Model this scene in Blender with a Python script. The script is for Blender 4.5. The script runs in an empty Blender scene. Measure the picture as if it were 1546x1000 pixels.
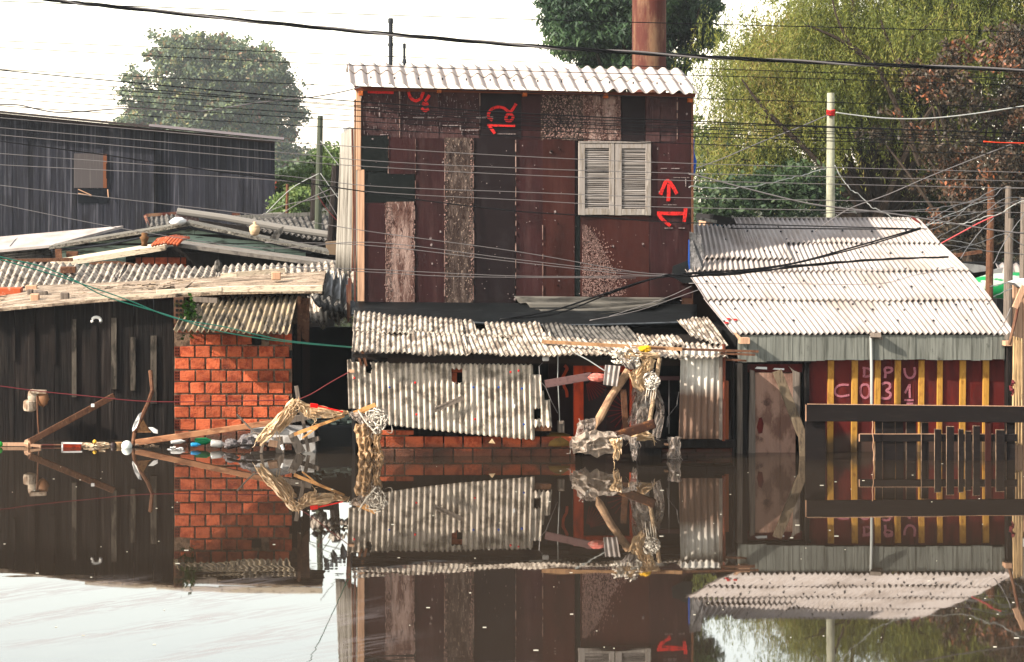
import bpy, math, random
import numpy as np
from mathutils import Vector
R = math.radians
rnd = random.Random(7)
S = bpy.context.scene
COL = S.collection
# ------------------------------------------------------------------ camera
F = 3136.0; CX = 400.0; CY = 270.0; CH = 3.705          # focal length (px of a 1546 wide picture), principal point, camera height
cam_d = bpy.data.cameras.new('camera'); cam = bpy.data.objects.new('camera', cam_d); COL.objects.link(cam)
cam.location = (0, 0, CH); cam.rotation_euler = (R(90), 0, 0)
cam_d.sensor_width = 36; cam_d.lens = F / 1546 * 36
cam_d.shift_x = (773 - CX) / 1546; cam_d.shift_y = -(500 - CY) / 1546
cam_d.clip_start = .1; cam_d.clip_end = 3000
S.camera = cam
# ------------------------------------------------------------------ light
SUN_EL = 33; SUN_AZ = 21          # elevation; degrees in front of the facades, coming from the left
S.view_settings.view_transform = 'Standard'; S.view_settings.look = 'None'
S.view_settings.exposure = 1.85; S.view_settings.gamma = 1
W = bpy.data.worlds.new('World'); S.world = W; W.use_nodes = True
nt = W.node_tree
sky = nt.nodes.new('ShaderNodeTexSky'); sky.sky_type = 'NISHITA'; sky.sun_disc = False
sky.sun_elevation = R(SUN_EL); sky.sun_rotation = R(-(90 + SUN_AZ)); sky.dust_density = .9; sky.air_density = 1.9; sky.ozone_density = 1.5
bg = nt.nodes['Background']; hsv = nt.nodes.new('ShaderNodeHueSaturation'); hsv.inputs['Saturation'].default_value = .4; nt.links.new(sky.outputs[0], hsv.inputs['Color'])     # thin white haze over the whole sky
warm = nt.nodes.new('ShaderNodeMix'); warm.data_type = 'RGBA'; warm.blend_type = 'MULTIPLY'; warm.inputs['Factor'].default_value = 1; warm.inputs['B'].default_value = (1, .97, .93, 1); nt.links.new(hsv.outputs[0], warm.inputs['A']); nt.links.new(warm.outputs['Result'], bg.inputs[0]); bg.inputs[1].default_value = .15
sd = bpy.data.lights.new('sun', 'SUN'); sd.energy = 5.0; sd.angle = R(.6); sd.color = (1, .92, .8)
sun = bpy.data.objects.new('sun', sd); COL.objects.link(sun)
tosun = Vector((-math.cos(R(SUN_AZ)) * math.cos(R(SUN_EL)), -math.sin(R(SUN_AZ)) * math.cos(R(SUN_EL)), math.sin(R(SUN_EL))))
sun.rotation_euler = tosun.to_track_quat('Z', 'Y').to_euler()
# ------------------------------------------------------------------ helpers
def P(px, py, D):
    """a world point seen at photo pixel (px, py) that stands D metres in front of the camera"""
    return Vector(((px - CX) * D / F, D, CH - (py - CY) * D / F))
def X_(px, D): return (px - CX) * D / F
def Z_(py, D): return CH - (py - CY) * D / F

class MB:
    def __init__(s): s.v = []; s.f = []
    def quad(s, a, b, c, d):
        n = len(s.v); s.v += [tuple(a), tuple(b), tuple(c), tuple(d)]; s.f.append((n, n+1, n+2, n+3)); return s
    def hexa(s, p):
        n = len(s.v); s.v += [tuple(q) for q in p]
        for f in ((0,3,2,1),(4,5,6,7),(0,1,5,4),(1,2,6,5),(2,3,7,6),(3,0,4,7)): s.f.append(tuple(n+i for i in f))
        return s
    def box(s, x0, x1, y0, y1, z0, z1, j=0):
        q = lambda: rnd.uniform(-j, j) if j else 0
        return s.hexa([(x+q(), y, z+q()) for (x, y, z) in ((x0,y0,z0),(x1,y0,z0),(x1,y1,z0),(x0,y1,z0),(x0,y0,z1),(x1,y0,z1),(x1,y1,z1),(x0,y1,z1))])
    def bar(s, p, q, w, h=None, up=(0, 1, 0), w2=None, bend=0):
        """plank from p to q: w across (in the plane facing the camera), h thick along 'up'"""
        h = h or w; w2 = w2 or w
        p = Vector(p); q = Vector(q); d = (q - p).normalized(); u = Vector(up); sdv = d.cross(u).normalized(); u = sdv.cross(d).normalized()
        segs = 4 if bend else 1; rings = []
        for i in range(segs + 1):
            t = i / segs; c = p.lerp(q, t) + sdv * bend * math.sin(t * math.pi); ww = w + (w2 - w) * t
            n = len(s.v); s.v += [tuple(c + sdv*a*ww/2 + u*b*h/2) for a, b in ((-1,-1),(1,-1),(1,1),(-1,1))]; rings.append(n)
        for a, b in zip(rings, rings[1:]):
            for k in range(4): s.f.append((a+k, a+(k+1)%4, b+(k+1)%4, b+k))
        s.f.append(tuple(rings[0]+k for k in (3,2,1,0))); s.f.append(tuple(rings[-1]+k for k in (0,1,2,3)))
        return s
    def tube(s, pts, r, sides=6, r2=None, cap=True):
        pts = [Vector(p) for p in pts]; N = len(pts); r2 = r if r2 is None else r2; rings = []
        for i, p in enumerate(pts):
            d = (pts[min(i+1, N-1)] - pts[max(i-1, 0)])
            d = d.normalized() if d.length > 1e-9 else Vector((0,0,1))
            a = Vector((0,0,1)) if abs(d.z) < .9 else Vector((1,0,0)); u = d.cross(a).normalized(); v = d.cross(u)
            rr = r[i] if isinstance(r, (list, tuple)) else r + (r2 - r) * i / (N - 1)
            n = len(s.v); rings.append(n)
            for k in range(sides):
                an = 2*math.pi*k/sides; s.v.append(tuple(p + u*math.cos(an)*rr + v*math.sin(an)*rr))
        for a, b in zip(rings, rings[1:]):
            for k in range(sides): s.f.append((a+k, a+(k+1)%sides, b+(k+1)%sides, b+k))
        if cap: s.f.append(tuple(rings[0]+k for k in reversed(range(sides)))); s.f.append(tuple(rings[-1]+k for k in range(sides)))
        return s
    def prism(s, pts, th):
        """outline of 3D points lying about one upright plane, thickened by th away from the camera"""
        n = len(s.v); m = len(pts)
        s.v += [tuple(p) for p in pts] + [(p[0], p[1]+th, p[2]) for p in pts]
        s.f.append(tuple(range(n, n+m))); s.f.append(tuple(reversed(range(n+m, n+2*m))))
        for i in range(m): j = (i+1) % m; s.f.append((n+i, n+m+i, n+m+j, n+j))
        return s
    def corr(s, c00, c10, c11, c01, n, amp, nv=5, seg=8, top=None, bot=None, sag=0, skip=None, sheets=1, wob=0, seed=1):
        c00, c10, c11, c01 = map(Vector, (c00, c10, c11, c01)); N = (c10-c00).cross(c01-c00).normalized(); vd = (c01-c00)
        r2 = random.Random(seed); offs = [(r2.uniform(-1,1)*wob, r2.uniform(-1,1)*wob*.25) for _ in range(sheets+1)]
        nu = int(n*seg); base = len(s.v)
        ph = r2.uniform(0, 6)
        for i in range(nu+1):
            u = i/nu; k = min(int(u*sheets), sheets-1); of = offs[k]
            b = bot(u) if bot else 0; t = top(u) if top else 1
            for j in range(nv+1):
                v = b + (t-b)*j/nv
                p = c00.lerp(c10, u).lerp(c01.lerp(c11, u), v)
                p = p + N*(amp*math.cos(2*math.pi*n*u) + of[1]*(1-v) + sag*math.sin(u*7+v*3+ph)*.5 + sag*.4*math.sin(u*17+v*5)) + vd.normalized()*of[0]*(1-v)
                s.v.append(tuple(p))
        for i in range(nu):
            for j in range(nv):
                if skip and skip((i+.5)/nu, (j+.5)/nv): continue
                a = base+i*(nv+1)+j; s.f.append((a, a+nv+1, a+nv+2, a+1))
        return s
    def ball(s, c, rx, ry=None, rz=None, nu=12, nv=8, j=0):
        c = Vector(c); ry = ry or rx; rz = rz or rx; n = len(s.v)
        for i in range(nv+1):
            th = math.pi*i/nv
            for k in range(nu):
                ph = 2*math.pi*k/nu; q = 1+rnd.uniform(-j, j)
                s.v.append((c.x+rx*q*math.sin(th)*math.cos(ph), c.y+ry*q*math.sin(th)*math.sin(ph), c.z+rz*q*math.cos(th)))
        for i in range(nv):
            for k in range(nu): s.f.append((n+i*nu+k, n+(i+1)*nu+k, n+(i+1)*nu+(k+1)%nu, n+i*nu+(k+1)%nu))
        return s
    def lathe(s, c, prof, sides=16, axis='z'):
        """prof: list of (radius, height)"""
        n = len(s.v); c = Vector(c)
        for r, h in prof:
            for k in range(sides):
                a = 2*math.pi*k/sides; x, y = r*math.cos(a), r*math.sin(a)
                s.v.append(tuple(c + (Vector((x, y, h)) if axis == 'z' else Vector((h, x, y)) if axis == 'x' else Vector((x, h, y)))))
        m = len(prof)
        for i in range(m-1):
            for k in range(sides): s.f.append((n+i*sides+k, n+i*sides+(k+1)%sides, n+(i+1)*sides+(k+1)%sides, n+(i+1)*sides+k))
        s.f.append(tuple(n+k for k in reversed(range(sides)))); s.f.append(tuple(n+(m-1)*sides+k for k in range(sides)))
        return s
    def ribbon(s, pts, w, y, closed=False, th=.003, jit=.12):
        """flat painted stroke on an upright wall: pts are (x, z)"""
        pts = [Vector((p[0], p[1])) for p in pts]
        # catmull-rom
        q = []; N = len(pts); rng = range(N if closed else N-1)
        for i in rng:
            g = lambda k: pts[k % N] if closed else pts[max(0, min(N-1, k))]
            p0, p1, p2, p3 = g(i-1), g(i), g(i+1), g(i+2)
            for t in (0, .25, .5, .75):
                q.append(.5*((2*p1)+(p2-p0)*t+(2*p0-5*p1+4*p2-p3)*t*t+(3*p1-p0-3*p2+p3)*t**3))
        if not closed: q.append(pts[-1])
        M_ = len(q); n = len(s.v)
        for i, p in enumerate(q):
            a = q[(i-1) % M_] if closed else q[max(0, i-1)]; b = q[(i+1) % M_] if closed else q[min(M_-1, i+1)]
            d = (b-a); d = d.normalized() if d.length > 1e-9 else Vector((1, 0)); nn = Vector((-d.y, d.x))
            ww = w/2*(1+rnd.uniform(-jit, jit))
            for sg in (-1, 1):
                e = p + nn*sg*ww; s.v += [(e.x, y-th, e.y)]
            for sg in (-1, 1):
                e = p + nn*sg*ww; s.v += [(e.x, y+.004, e.y)]
        for i in range(M_ if closed else M_-1):
            a = n+i*4; b = n+((i+1) % M_)*4
            s.f += [(a, a+1, b+1, b), (a+2, b+2, b+3, a+3), (a, b, b+2, a+2), (a+1, a+3, b+3, b+1)]
        return s
def mesh_obj(name, mb, mat, parent=None, org=Vector((0, 0, 0)), smooth=False, solid=0, bevel=0):
    me = bpy.data.meshes.new(name)
    me.from_pydata([(v[0]-org.x, v[1]-org.y, v[2]-org.z) for v in mb.v], [], mb.f); me.update()
    if mat: me.materials.append(mat)
    if smooth: me.polygons.foreach_set('use_smooth', [True]*len(me.polygons))
    o = bpy.data.objects.new(name, me); COL.objects.link(o)
    if parent: o.parent = parent
    if solid: m = o.modifiers.new('solid', 'SOLIDIFY'); m.thickness = solid; m.offset = 0
    if bevel: m = o.modifiers.new('bevel', 'BEVEL'); m.width = bevel; m.segments = 1; m.limit_method = 'ANGLE'
    return o
def tag(o, label, cat, group=None):
    o['label'] = label; o['category'] = cat
    if group: o['group'] = group
    return o
class Thing:
    def __init__(s, name, label, cat, loc, group=None):
        s.e = bpy.data.objects.new(name, None); COL.objects.link(s.e); s.e.location = loc; s.o = Vector(loc); s.e.empty_display_size = .1
        tag(s.e, label, cat, group)
    def part(s, name, mb, mat, parent=None, label=None, **k):
        o = mesh_obj(name, mb, mat, parent or s.e, s.o, **k)
        if label: o['label'] = label
        return o
def single(name, label, cat, mb, mat, group=None, **k):
    a = np.array(mb.v); org = Vector(((a[:,0].min()+a[:,0].max())/2, (a[:,1].min()+a[:,1].max())/2, a[:,2].min()))
    o = mesh_obj(name, mb, mat, None, org, **k); o.location = org
    return tag(o, label, cat, group)
def struct(name, mb, mat, **k):
    o = mesh_obj(name, mb, mat, **k); o['kind'] = 'structure'; return o
# ------------------------------------------------------------------ materials
MC = {}
def T_(c): return tuple(.64*x**1.36 for x in c)          # tone of the palette: deeper, more saturated pigments
def M(name, base, layers=(), rough=.85, bump=None, island=0, spec=.09, metal=0, alpha=None, trans=0, hue=0):
    """layers: (colour, (sx,sy,sz), lo, hi, amount)"""
    if name in MC: return MC[name]
    m = bpy.data.materials.new(name); m.use_nodes = True; MC[name] = m
    nt = m.node_tree; N = nt.nodes; L = nt.links; b = N['Principled BSDF']
    tc = N.new('ShaderNodeTexCoord'); oi = N.new('ShaderNodeObjectInfo')
    mu = N.new('ShaderNodeMath'); mu.operation = 'MULTIPLY'; mu.inputs[1].default_value = 37; L.new(oi.outputs['Random'], mu.inputs[0])
    ad = N.new('ShaderNodeVectorMath'); ad.operation = 'ADD'; L.new(tc.outputs['Object'], ad.inputs[0]); L.new(mu.outputs[0], ad.inputs[1])
    co = ad.outputs[0]
    if island:
        ge = N.new('ShaderNodeNewGeometry'); m3 = N.new('ShaderNodeMath'); m3.operation = 'MULTIPLY'; m3.inputs[1].default_value = 23; L.new(ge.outputs['Random Per Island'], m3.inputs[0])
        a2 = N.new('ShaderNodeVectorMath'); a2.operation = 'ADD'; L.new(co, a2.inputs[0]); L.new(m3.outputs[0], a2.inputs[1]); co = a2.outputs[0]
    rgb = N.new('ShaderNodeRGB'); rgb.outputs[0].default_value = (*T_(base), 1); cur = rgb.outputs[0]
    for (c, sc, lo, hi, am) in layers:
        mp = N.new('ShaderNodeVectorMath'); mp.operation = 'MULTIPLY'; mp.inputs[1].default_value = sc; L.new(co, mp.inputs[0])
        no = N.new('ShaderNodeTexNoise'); no.inputs['Scale'].default_value = 1; no.inputs['Detail'].default_value = 6; no.inputs['Roughness'].default_value = .62; L.new(mp.outputs[0], no.inputs['Vector'])
        mr = N.new('ShaderNodeMapRange'); mr.interpolation_type = 'SMOOTHSTEP'; mr.inputs['From Min'].default_value = lo; mr.inputs['From Max'].default_value = hi; mr.inputs['To Max'].default_value = am; L.new(no.outputs['Fac'], mr.inputs['Value'])
        mx = N.new('ShaderNodeMix'); mx.data_type = 'RGBA'; L.new(mr.outputs[0], mx.inputs['Factor']); L.new(cur, mx.inputs['A']); mx.inputs['B'].default_value = (*T_(c), 1); cur = mx.outputs['Result']
    if island or hue:
        hs = N.new('ShaderNodeHueSaturation'); L.new(cur, hs.inputs['Color'])
        src = ge.outputs['Random Per Island'] if island else oi.outputs['Random']
        mr = N.new('ShaderNodeMapRange'); mr.inputs['To Min'].default_value = 1-(island or hue); mr.inputs['To Max'].default_value = 1+(island or hue); L.new(src, mr.inputs['Value']); L.new(mr.outputs[0], hs.inputs['Value'])
        cur = hs.outputs[0]
    L.new(cur, b.inputs['Base Color']); b.inputs['Roughness'].default_value = rough; b.inputs['Specular IOR Level'].default_value = spec; b.inputs['Metallic'].default_value = metal
    if alpha is not None: b.inputs['Alpha'].default_value = alpha
    if bump:
        sc, st = bump
        mp = N.new('ShaderNodeVectorMath'); mp.operation = 'MULTIPLY'; mp.inputs[1].default_value = sc; L.new(co, mp.inputs[0])
        no = N.new('ShaderNodeTexNoise'); no.inputs['Scale'].default_value = 1; no.inputs['Detail'].default_value = 5; L.new(mp.outputs[0], no.inputs['Vector'])
        bp = N.new('ShaderNodeBump'); bp.inputs['Strength'].default_value = 1; bp.inputs['Distance'].default_value = st; L.new(no.outputs['Fac'], bp.inputs['Height']); L.new(bp.outputs[0], b.inputs['Normal'])
    if trans:
        out = N['Material Output']; tr = N.new('ShaderNodeBsdfTranslucent'); L.new(cur, tr.inputs['Color']); ms = N.new('ShaderNodeMixShader'); ms.inputs[0].default_value = trans
        L.new(b.outputs[0], ms.inputs[1]); L.new(tr.outputs[0], ms.inputs[2]); L.new(ms.outputs[0], out.inputs['Surface'])
    return m
def tide(m, h=.1, col=(.03, .024, .018), amt=.8):
    """mud left by the water on the lowest part of a wall (object z = height above the water)"""
    N = m.node_tree.nodes; L = m.node_tree.links; b = N['Principled BSDF']; cur = b.inputs['Base Color'].links[0].from_socket
    tc = N.new('ShaderNodeTexCoord'); s_ = N.new('ShaderNodeSeparateXYZ'); L.new(tc.outputs['Object'], s_.inputs[0]); no = N.new('ShaderNodeTexNoise'); no.inputs['Scale'].default_value = 4; no.inputs['Detail'].default_value = 6; L.new(tc.outputs['Object'], no.inputs['Vector'])
    a = N.new('ShaderNodeMath'); a.operation = 'MULTIPLY_ADD'; L.new(no.outputs['Fac'], a.inputs[0]); a.inputs[1].default_value = -.3; L.new(s_.outputs['Z'], a.inputs[2])
    mr = N.new('ShaderNodeMapRange'); mr.inputs['From Min'].default_value = h-.1; mr.inputs['From Max'].default_value = h-.22; mr.inputs['To Max'].default_value = amt; L.new(a.outputs[0], mr.inputs['Value'])
    mx = N.new('ShaderNodeMix'); mx.data_type = 'RGBA'; L.new(mr.outputs[0], mx.inputs['Factor']); L.new(cur, mx.inputs['A']); mx.inputs['B'].default_value = (*col, 1); L.new(mx.outputs['Result'], b.inputs['Base Color'])
def film(name, base, op_lo, op_hi):
    """creased plastic film, partly see-through"""
    if name in MC: return MC[name]
    m = M(name, base, [((base[0]*.5, base[1]*.4, base[2]*.3), (7, 7, 5), .48, .7, .6), ((.8, .76, .7), (16, 16, 8), .56, .72, .6)], rough=.35, bump=((20, 20, 14), .03), spec=.5)
    N = m.node_tree.nodes; L = m.node_tree.links; b = N['Principled BSDF']; out = N['Material Output']
    tp = N.new('ShaderNodeBsdfTransparent'); ms = N.new('ShaderNodeMixShader'); no = N.new('ShaderNodeTexNoise'); no.inputs['Scale'].default_value = 9; no.inputs['Detail'].default_value = 6
    tl = N.new('ShaderNodeBsdfTranslucent'); tl.inputs[0].default_value = (*base, 1); m2 = N.new('ShaderNodeMixShader'); m2.inputs[0].default_value = .35
    L.new(b.outputs[0], m2.inputs[1]); L.new(tl.outputs[0], m2.inputs[2])
    tc = N.new('ShaderNodeTexCoord'); L.new(tc.outputs['Object'], no.inputs['Vector'])
    mr = N.new('ShaderNodeMapRange'); mr.inputs['From Min'].default_value = .35; mr.inputs['From Max'].default_value = .65; mr.inputs['To Min'].default_value = op_lo; mr.inputs['To Max'].default_value = op_hi
    L.new(no.outputs['Fac'], mr.inputs['Value']); L.new(mr.outputs[0], ms.inputs[0]); L.new(tp.outputs[0], ms.inputs[1]); L.new(m2.outputs[0], ms.inputs[2]); L.new(ms.outputs[0], out.inputs['Surface'])
    return m
GR = (22, 22, 1.2)       # vertical grain
maroon = M('maroon_board', (.066, .026, .027), [((.13, .075, .072), (5, 5, .8), .5, .7, .55), ((.04, .018, .018), (3, 3, 1.5), .4, .65, .7), ((.2, .12, .1), (60, 60, 14), .68, .74, .6), ((.09, .05, .045), (40, 40, 1.5), .56, .7, .4)], rough=.55, hue=.18, bump=((9, 9, 2), .01))
redbrown = M('red_brown_board', (.082, .029, .023), [((.13, .065, .055), (4, 4, .7), .52, .72, .5), ((.04, .015, .012), (2, 2, 1), .4, .7, .7), ((.2, .1, .08), (70, 70, 20), .7, .76, .5)], rough=.6, hue=.12, bump=((6, 6, 2), .01))
blackb = M('black_board', (.03, .018, .02), [((.05, .04, .042), (6, 6, 3), .48, .72, .7), ((.25, .22, .2), (60, 60, 25), .7, .76, .6)], rough=.6)
greenb = M('dark_green_board', (.013, .018, .017), [((.035, .04, .04), (4, 4, 2), .5, .75, .6)], rough=.55)
peel = M('peeling_board', (.16, .095, .08), [((.4, .3, .265), (8, 8, 1.6), .4, .62, .85), ((.5, .4, .36), (22, 22, 7), .54, .68, .6), ((.08, .04, .035), (26, 26, 10), .55, .66, .85)], rough=.9, bump=((60, 60, 30), .01))
peeld = M('dark_peeling_board', (.085, .06, .052), [((.24, .19, .165), (12, 12, 3), .44, .68, .7), ((.45, .36, .3), (40, 40, 24), .58, .66, .75), ((.045, .028, .026), (24, 24, 9), .53, .64, .8)], rough=.9, bump=((60, 60, 30), .01))
weather = M('weathered_board', (.12, .07, .068), [((.07, .042, .044), (4, 4, 3), .42, .62, .8), ((.24, .19, .18), (60, 60, 3), .6, .72, .55), ((.12, .1, .1), (3, 3, 20), .58, .7, .5)], rough=.85, bump=((30, 30, 4), .01))
palepost = M('pale_wood', (.56, .38, .27), [((.35, .22, .15), (30, 30, 2), .45, .7, .6)], rough=.8, bump=(GR, .01))
greyw = M('grey_wood', (.25, .21, .18), [((.12, .1, .085), (40, 40, 2), .45, .68, .8), ((.4, .35, .3), (50, 50, 3), .58, .75, .5)], rough=.9, bump=(GR, .01))
brownw = M('brown_wood', (.2, .11, .07), [((.1, .05, .035), (14, 14, 10), .45, .68, .8), ((.42, .28, .18), (20, 20, 12), .56, .72, .6)], rough=.85, bump=((30, 30, 30), .01))
darkw = M('dark_wood', (.035, .027, .024), [((.07, .058, .052), (20, 20, 1.2), .45, .72, .7)], rough=.9, bump=(GR, .01))
blackw = M('wet_black_plank', (.03, .022, .019), [((.014, .011, .01), (3, 3, 1.5), .42, .62, .8), ((.085, .07, .062), (30, 30, 1.1), .52, .72, .75)], rough=.8, island=.3, bump=(GR, .015))
bluegrey = M('blue_grey_plank', (.06, .06, .075), [((.028, .028, .038), (7, 7, .35), .42, .6, .8), ((.17, .165, .18), (16, 16, .35), .52, .68, .7), ((.035, .032, .036), (1.2, 1.2, .8), .5, .65, .6)], rough=.9, island=.22, bump=(GR, .015))
fascia = M('grey_green_plank', (.25, .25, .225), [((.1, .1, .085), (25, 25, 1.5), .45, .68, .7), ((.06, .06, .05), (6, 6, 5), .6, .72, .75)], rough=.9, island=.12, bump=(GR, .01))
mint = M('mint_painted_board', (.4, .5, .44), [((.1, .1, .085), (3, 3, 18), .5, .64, .85), ((.42, .48, .43), (4, 4, 14), .58, .7, .6)], rough=.85, island=.1, bump=((3, 3, 30), .01))
redwall = M('dark_red_board', (.17, .032, .026), [((.09, .02, .018), (6, 6, 1.4), .42, .62, .8), ((.16, .045, .03), (5, 5, 2), .58, .74, .6)], rough=.7, island=.2)
yellow = M('yellow_batten', (.5, .3, .085), [((.33, .17, .05), (14, 14, 7), .48, .68, .8), ((.6, .42, .18), (20, 20, 12), .6, .72, .6)], rough=.8, bump=(GR, .01))
pinkp = M('pink_chalky_paint', (.44, .2, .23), [((.17, .05, .05), (50, 50, 50), .56, .62, .7), ((.2, .07, .08), (18, 18, 18), .52, .68, .6)], rough=.9)
redp = M('red_spray_paint', (.6, .05, .045), [((.2, .03, .03), (14, 14, 14), .48, .66, .75), ((.1, .04, .04), (60, 60, 60), .58, .62, .8)], rough=.7)
whitep = M('chipped_white_paint', (.34, .29, .28), [((.1, .06, .06), (50, 50, 50), .5, .6, .7)], rough=.9)
orangew = M('orange_painted_wood', (.52, .1, .03), [((.25, .045, .02), (10, 10, 3), .48, .7, .7)], rough=.65, bump=(GR, .01))
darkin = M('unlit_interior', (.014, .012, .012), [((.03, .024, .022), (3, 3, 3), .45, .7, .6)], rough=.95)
roofw = M('white_fibre_cement', (.49, .44, .415), [((.27, .225, .2), (1.6, .8, .8), .45, .66, .65), ((.42, .36, .32), (5, 2, 2), .42, .7, .6), ((.3, .25, .22), (34, 3, 3), .56, .72, .4), ((.16, .12, .1), (60, 20, 20), .68, .74, .5)], rough=.9, bump=((60, 40, 40), .004))
roofb = M('bright_fibre_cement', (.55, .485, .45), [((.5, .42, .38), (8, 3, 3), .5, .7, .6), ((.2, .16, .14), (40, 30, 30), .7, .75, .6)], rough=.9, bump=((60, 40, 40), .003))
roofo = M('old_fibre_cement', (.56, .49, .42), [((.16, .125, .1), (9, 5, 5), .42, .6, .9), ((.62, .55, .46), (30, 12, 12), .56, .7, .7), ((.07, .055, .045), (50, 26, 26), .56, .66, .85)], rough=.95, bump=((60, 40, 40), .006))
roofd = M('dark_fibre_cement', (.2, .185, .17), [((.06, .055, .05), (9, 6, 6), .42, .6, .9), ((.36, .33, .3), (30, 12, 12), .58, .72, .6)], rough=.95)
sidem = M('siding_fibre_cement', (.6, .53, .455), [((.24, .2, .16), (5, 5, 7), .44, .64, .85), ((.1, .08, .065), (30, 30, 10), .62, .72, .8), ((.6, .54, .46), (24, 24, 5), .58, .72, .6)], rough=.9)
galv = M('galvanised_sheet', (.4, .39, .38), [((.25, .24, .23), (6, 6, 3), .45, .65, .7)], rough=.5, metal=.4)
whiteside = M('white_siding', (.36, .335, .3), [((.16, .14, .12), (22, 22, .6), .5, .62, .8)], rough=.7)
slabm = M('littered_slab', (.46, .37, .29), [((.12, .09, .07), (1.2, 14, 14), .5, .6, .7), ((.14, .11, .09), (16, 16, 16), .54, .66, .7), ((.2, .15, .115), (5, 5, 5), .46, .62, .75), ((.66, .57, .47), (2, 9, 9), .52, .68, .8), ((.1, .07, .055), (40, 40, 40), .6, .68, .85)], rough=.95, bump=((40, 40, 40), .02))
slabe = M('pale_slab_edge', (.66, .57, .46), [((.3, .23, .18), (9, 9, 30), .55, .68, .8)], rough=.9, bump=((20, 20, 60), .01))
brick = M('clay_brick', (.5, .165, .085), [((.13, .05, .035), (1.6, 1.6, 2.5), .5, .66, .75), ((.26, .05, .024), (9, 9, 9), .45, .65, .7), ((.5, .14, .06), (20, 20, 40), .55, .7, .6)], rough=.9, island=.42, bump=((40, 40, 60), .012))
mortar = M('mortar', (.24, .17, .125), [((.07, .05, .04), (12, 12, 12), .45, .6, .7)], rough=.95, bump=((40, 40, 40), .02))
brickd = M('wet_clay_brick', (.2, .035, .018), [((.1, .02, .014), (9, 9, 9), .45, .65, .8)], rough=.6, island=.3)
tarp = M('black_tarpaulin', (.022, .024, .026), [((.045, .048, .05), (4, 4, 14), .5, .7, .7)], rough=.6, bump=((2, 2, 3), .02))
tarpe = M('grey_tarp_edge', (.12, .13, .14), [((.04, .04, .045), (9, 9, 30), .45, .65, .8)], rough=.6)
blue = M('blue_tarp', (.03, .13, .42), [((.01, .06, .25), (9, 9, 9), .45, .65, .7)], rough=.5, bump=((12, 12, 12), .02))
cyan = M('cyan_board', (.08, .42, .58), rough=.7)
rust = M('rusty_pipe', (.15, .06, .048), [((.3, .2, .13), (3, 3, .7), .44, .62, .8), ((.15, .05, .04), (5, 5, 1), .52, .66, .8), ((.45, .3, .22), (30, 30, 30), .66, .72, .5)], rough=.8, bump=((20, 20, 20), .006))
conc = M('concrete_pole', (.46, .45, .36), [((.28, .27, .22), (9, 9, 3), .45, .65, .7)], rough=.9, bump=((30, 30, 30), .006))
iron = M('dark_iron', (.05, .055, .065), [((.09, .09, .1), (20, 20, 20), .5, .7, .6)], rough=.6)
cablem = M('black_cable', (.02, .02, .022), rough=.5)
cableg = M('grey_cable', (.2, .18, .175), rough=.5, spec=.5)
cablew = M('white_cable', (.42, .42, .4), rough=.5)
greenl = M('green_line', (.03, .33, .24), rough=.5)
redl = M('red_string', (.2, .05, .055), rough=.7)
filmc = film('cream_film', (.78, .6, .4), .75, 1)
filmy = film('amber_film', (.62, .44, .27), .6, 1)
filmg = film('grey_film', (.47, .4, .35), .3, .9)
foam = M('white_foam', (.7, .68, .66), [((.45, .42, .4), (14, 14, 14), .5, .7, .5)], rough=.9)
clayt = M('clay_tile', (.5, .15, .07), [((.7, .5, .4), (20, 20, 20), .55, .68, .7)], rough=.8)
for m_, h_ in ((brick, .16), (mortar, .16), (redwall, .22), (yellow, .2), (brickd, .1)): tide(m_, h_)
# ------------------------------------------------------------------ ground and water
g = MB(); ys = [-30, -6, 1, 5, 58, 63, 90, 300]; zs = [2.0, 1.9, .6, -1.4, -1.4, .12, .2, .3]
for i in range(len(ys)-1): g.quad((-160, ys[i], zs[i]), (160, ys[i], zs[i]), (160, ys[i+1], zs[i+1]), (-160, ys[i+1], zs[i+1]))
struct('ground', g, M('earth', (.09, .075, .045), [((.05, .065, .025), (.4, .4, .4), .4, .6, .8)], rough=1))
wm = bpy.data.materials.new('flood_water'); wm.use_nodes = True
N = wm.node_tree.nodes; L = wm.node_tree.links; b = N['Principled BSDF']
b.inputs['Roughness'].default_value = .012; b.inputs["IOR"].default_value = 2.3
tc = N.new('ShaderNodeTexCoord')
def noise(sc, det=3, scale=(1, 1, 1)):
    mp = N.new('ShaderNodeVectorMath'); mp.operation = 'MULTIPLY'; mp.inputs[1].default_value = scale; L.new(tc.outputs['Object'], mp.inputs[0])
    n = N.new('ShaderNodeTexNoise'); n.inputs['Scale'].default_value = sc; n.inputs['Detail'].default_value = det; L.new(mp.outputs[0], n.inputs['Vector']); return n
def vm(op, a, b_):
    v = N.new('ShaderNodeVectorMath'); v.operation = op
    for i, q in enumerate((a, b_)):
        if isinstance(q, (tuple, list)): v.inputs[i].default_value = q
        elif q is not None: L.new(q, v.inputs[i])
    return v.outputs[0]
fine = vm('MULTIPLY', vm('SUBTRACT', noise(5, 4, (.6, 1, 1)).outputs['Color'], (.5, .5, .5)), (.0011, .0016, 0))
far_ = N.new('ShaderNodeMapRange'); L.new(tc.outputs['Object'], (sx0 := N.new('ShaderNodeSeparateXYZ')).inputs[0]); L.new(sx0.outputs['Y'], far_.inputs['Value']); far_.inputs['From Min'].default_value = 25; far_.inputs['From Max'].default_value = 17; far_.inputs['To Min'].default_value = .8; far_.inputs['To Max'].default_value = 2.2
fine = vm('MULTIPLY', fine, far_.outputs[0])
rg = N.new('ShaderNodeMapRange'); L.new(sx0.outputs['Y'], rg.inputs['Value']); rg.inputs['From Min'].default_value = 24; rg.inputs['From Max'].default_value = 17; rg.inputs['To Min'].default_value = .012; rg.inputs['To Max'].default_value = .02; L.new(rg.outputs[0], b.inputs['Roughness'])
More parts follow.
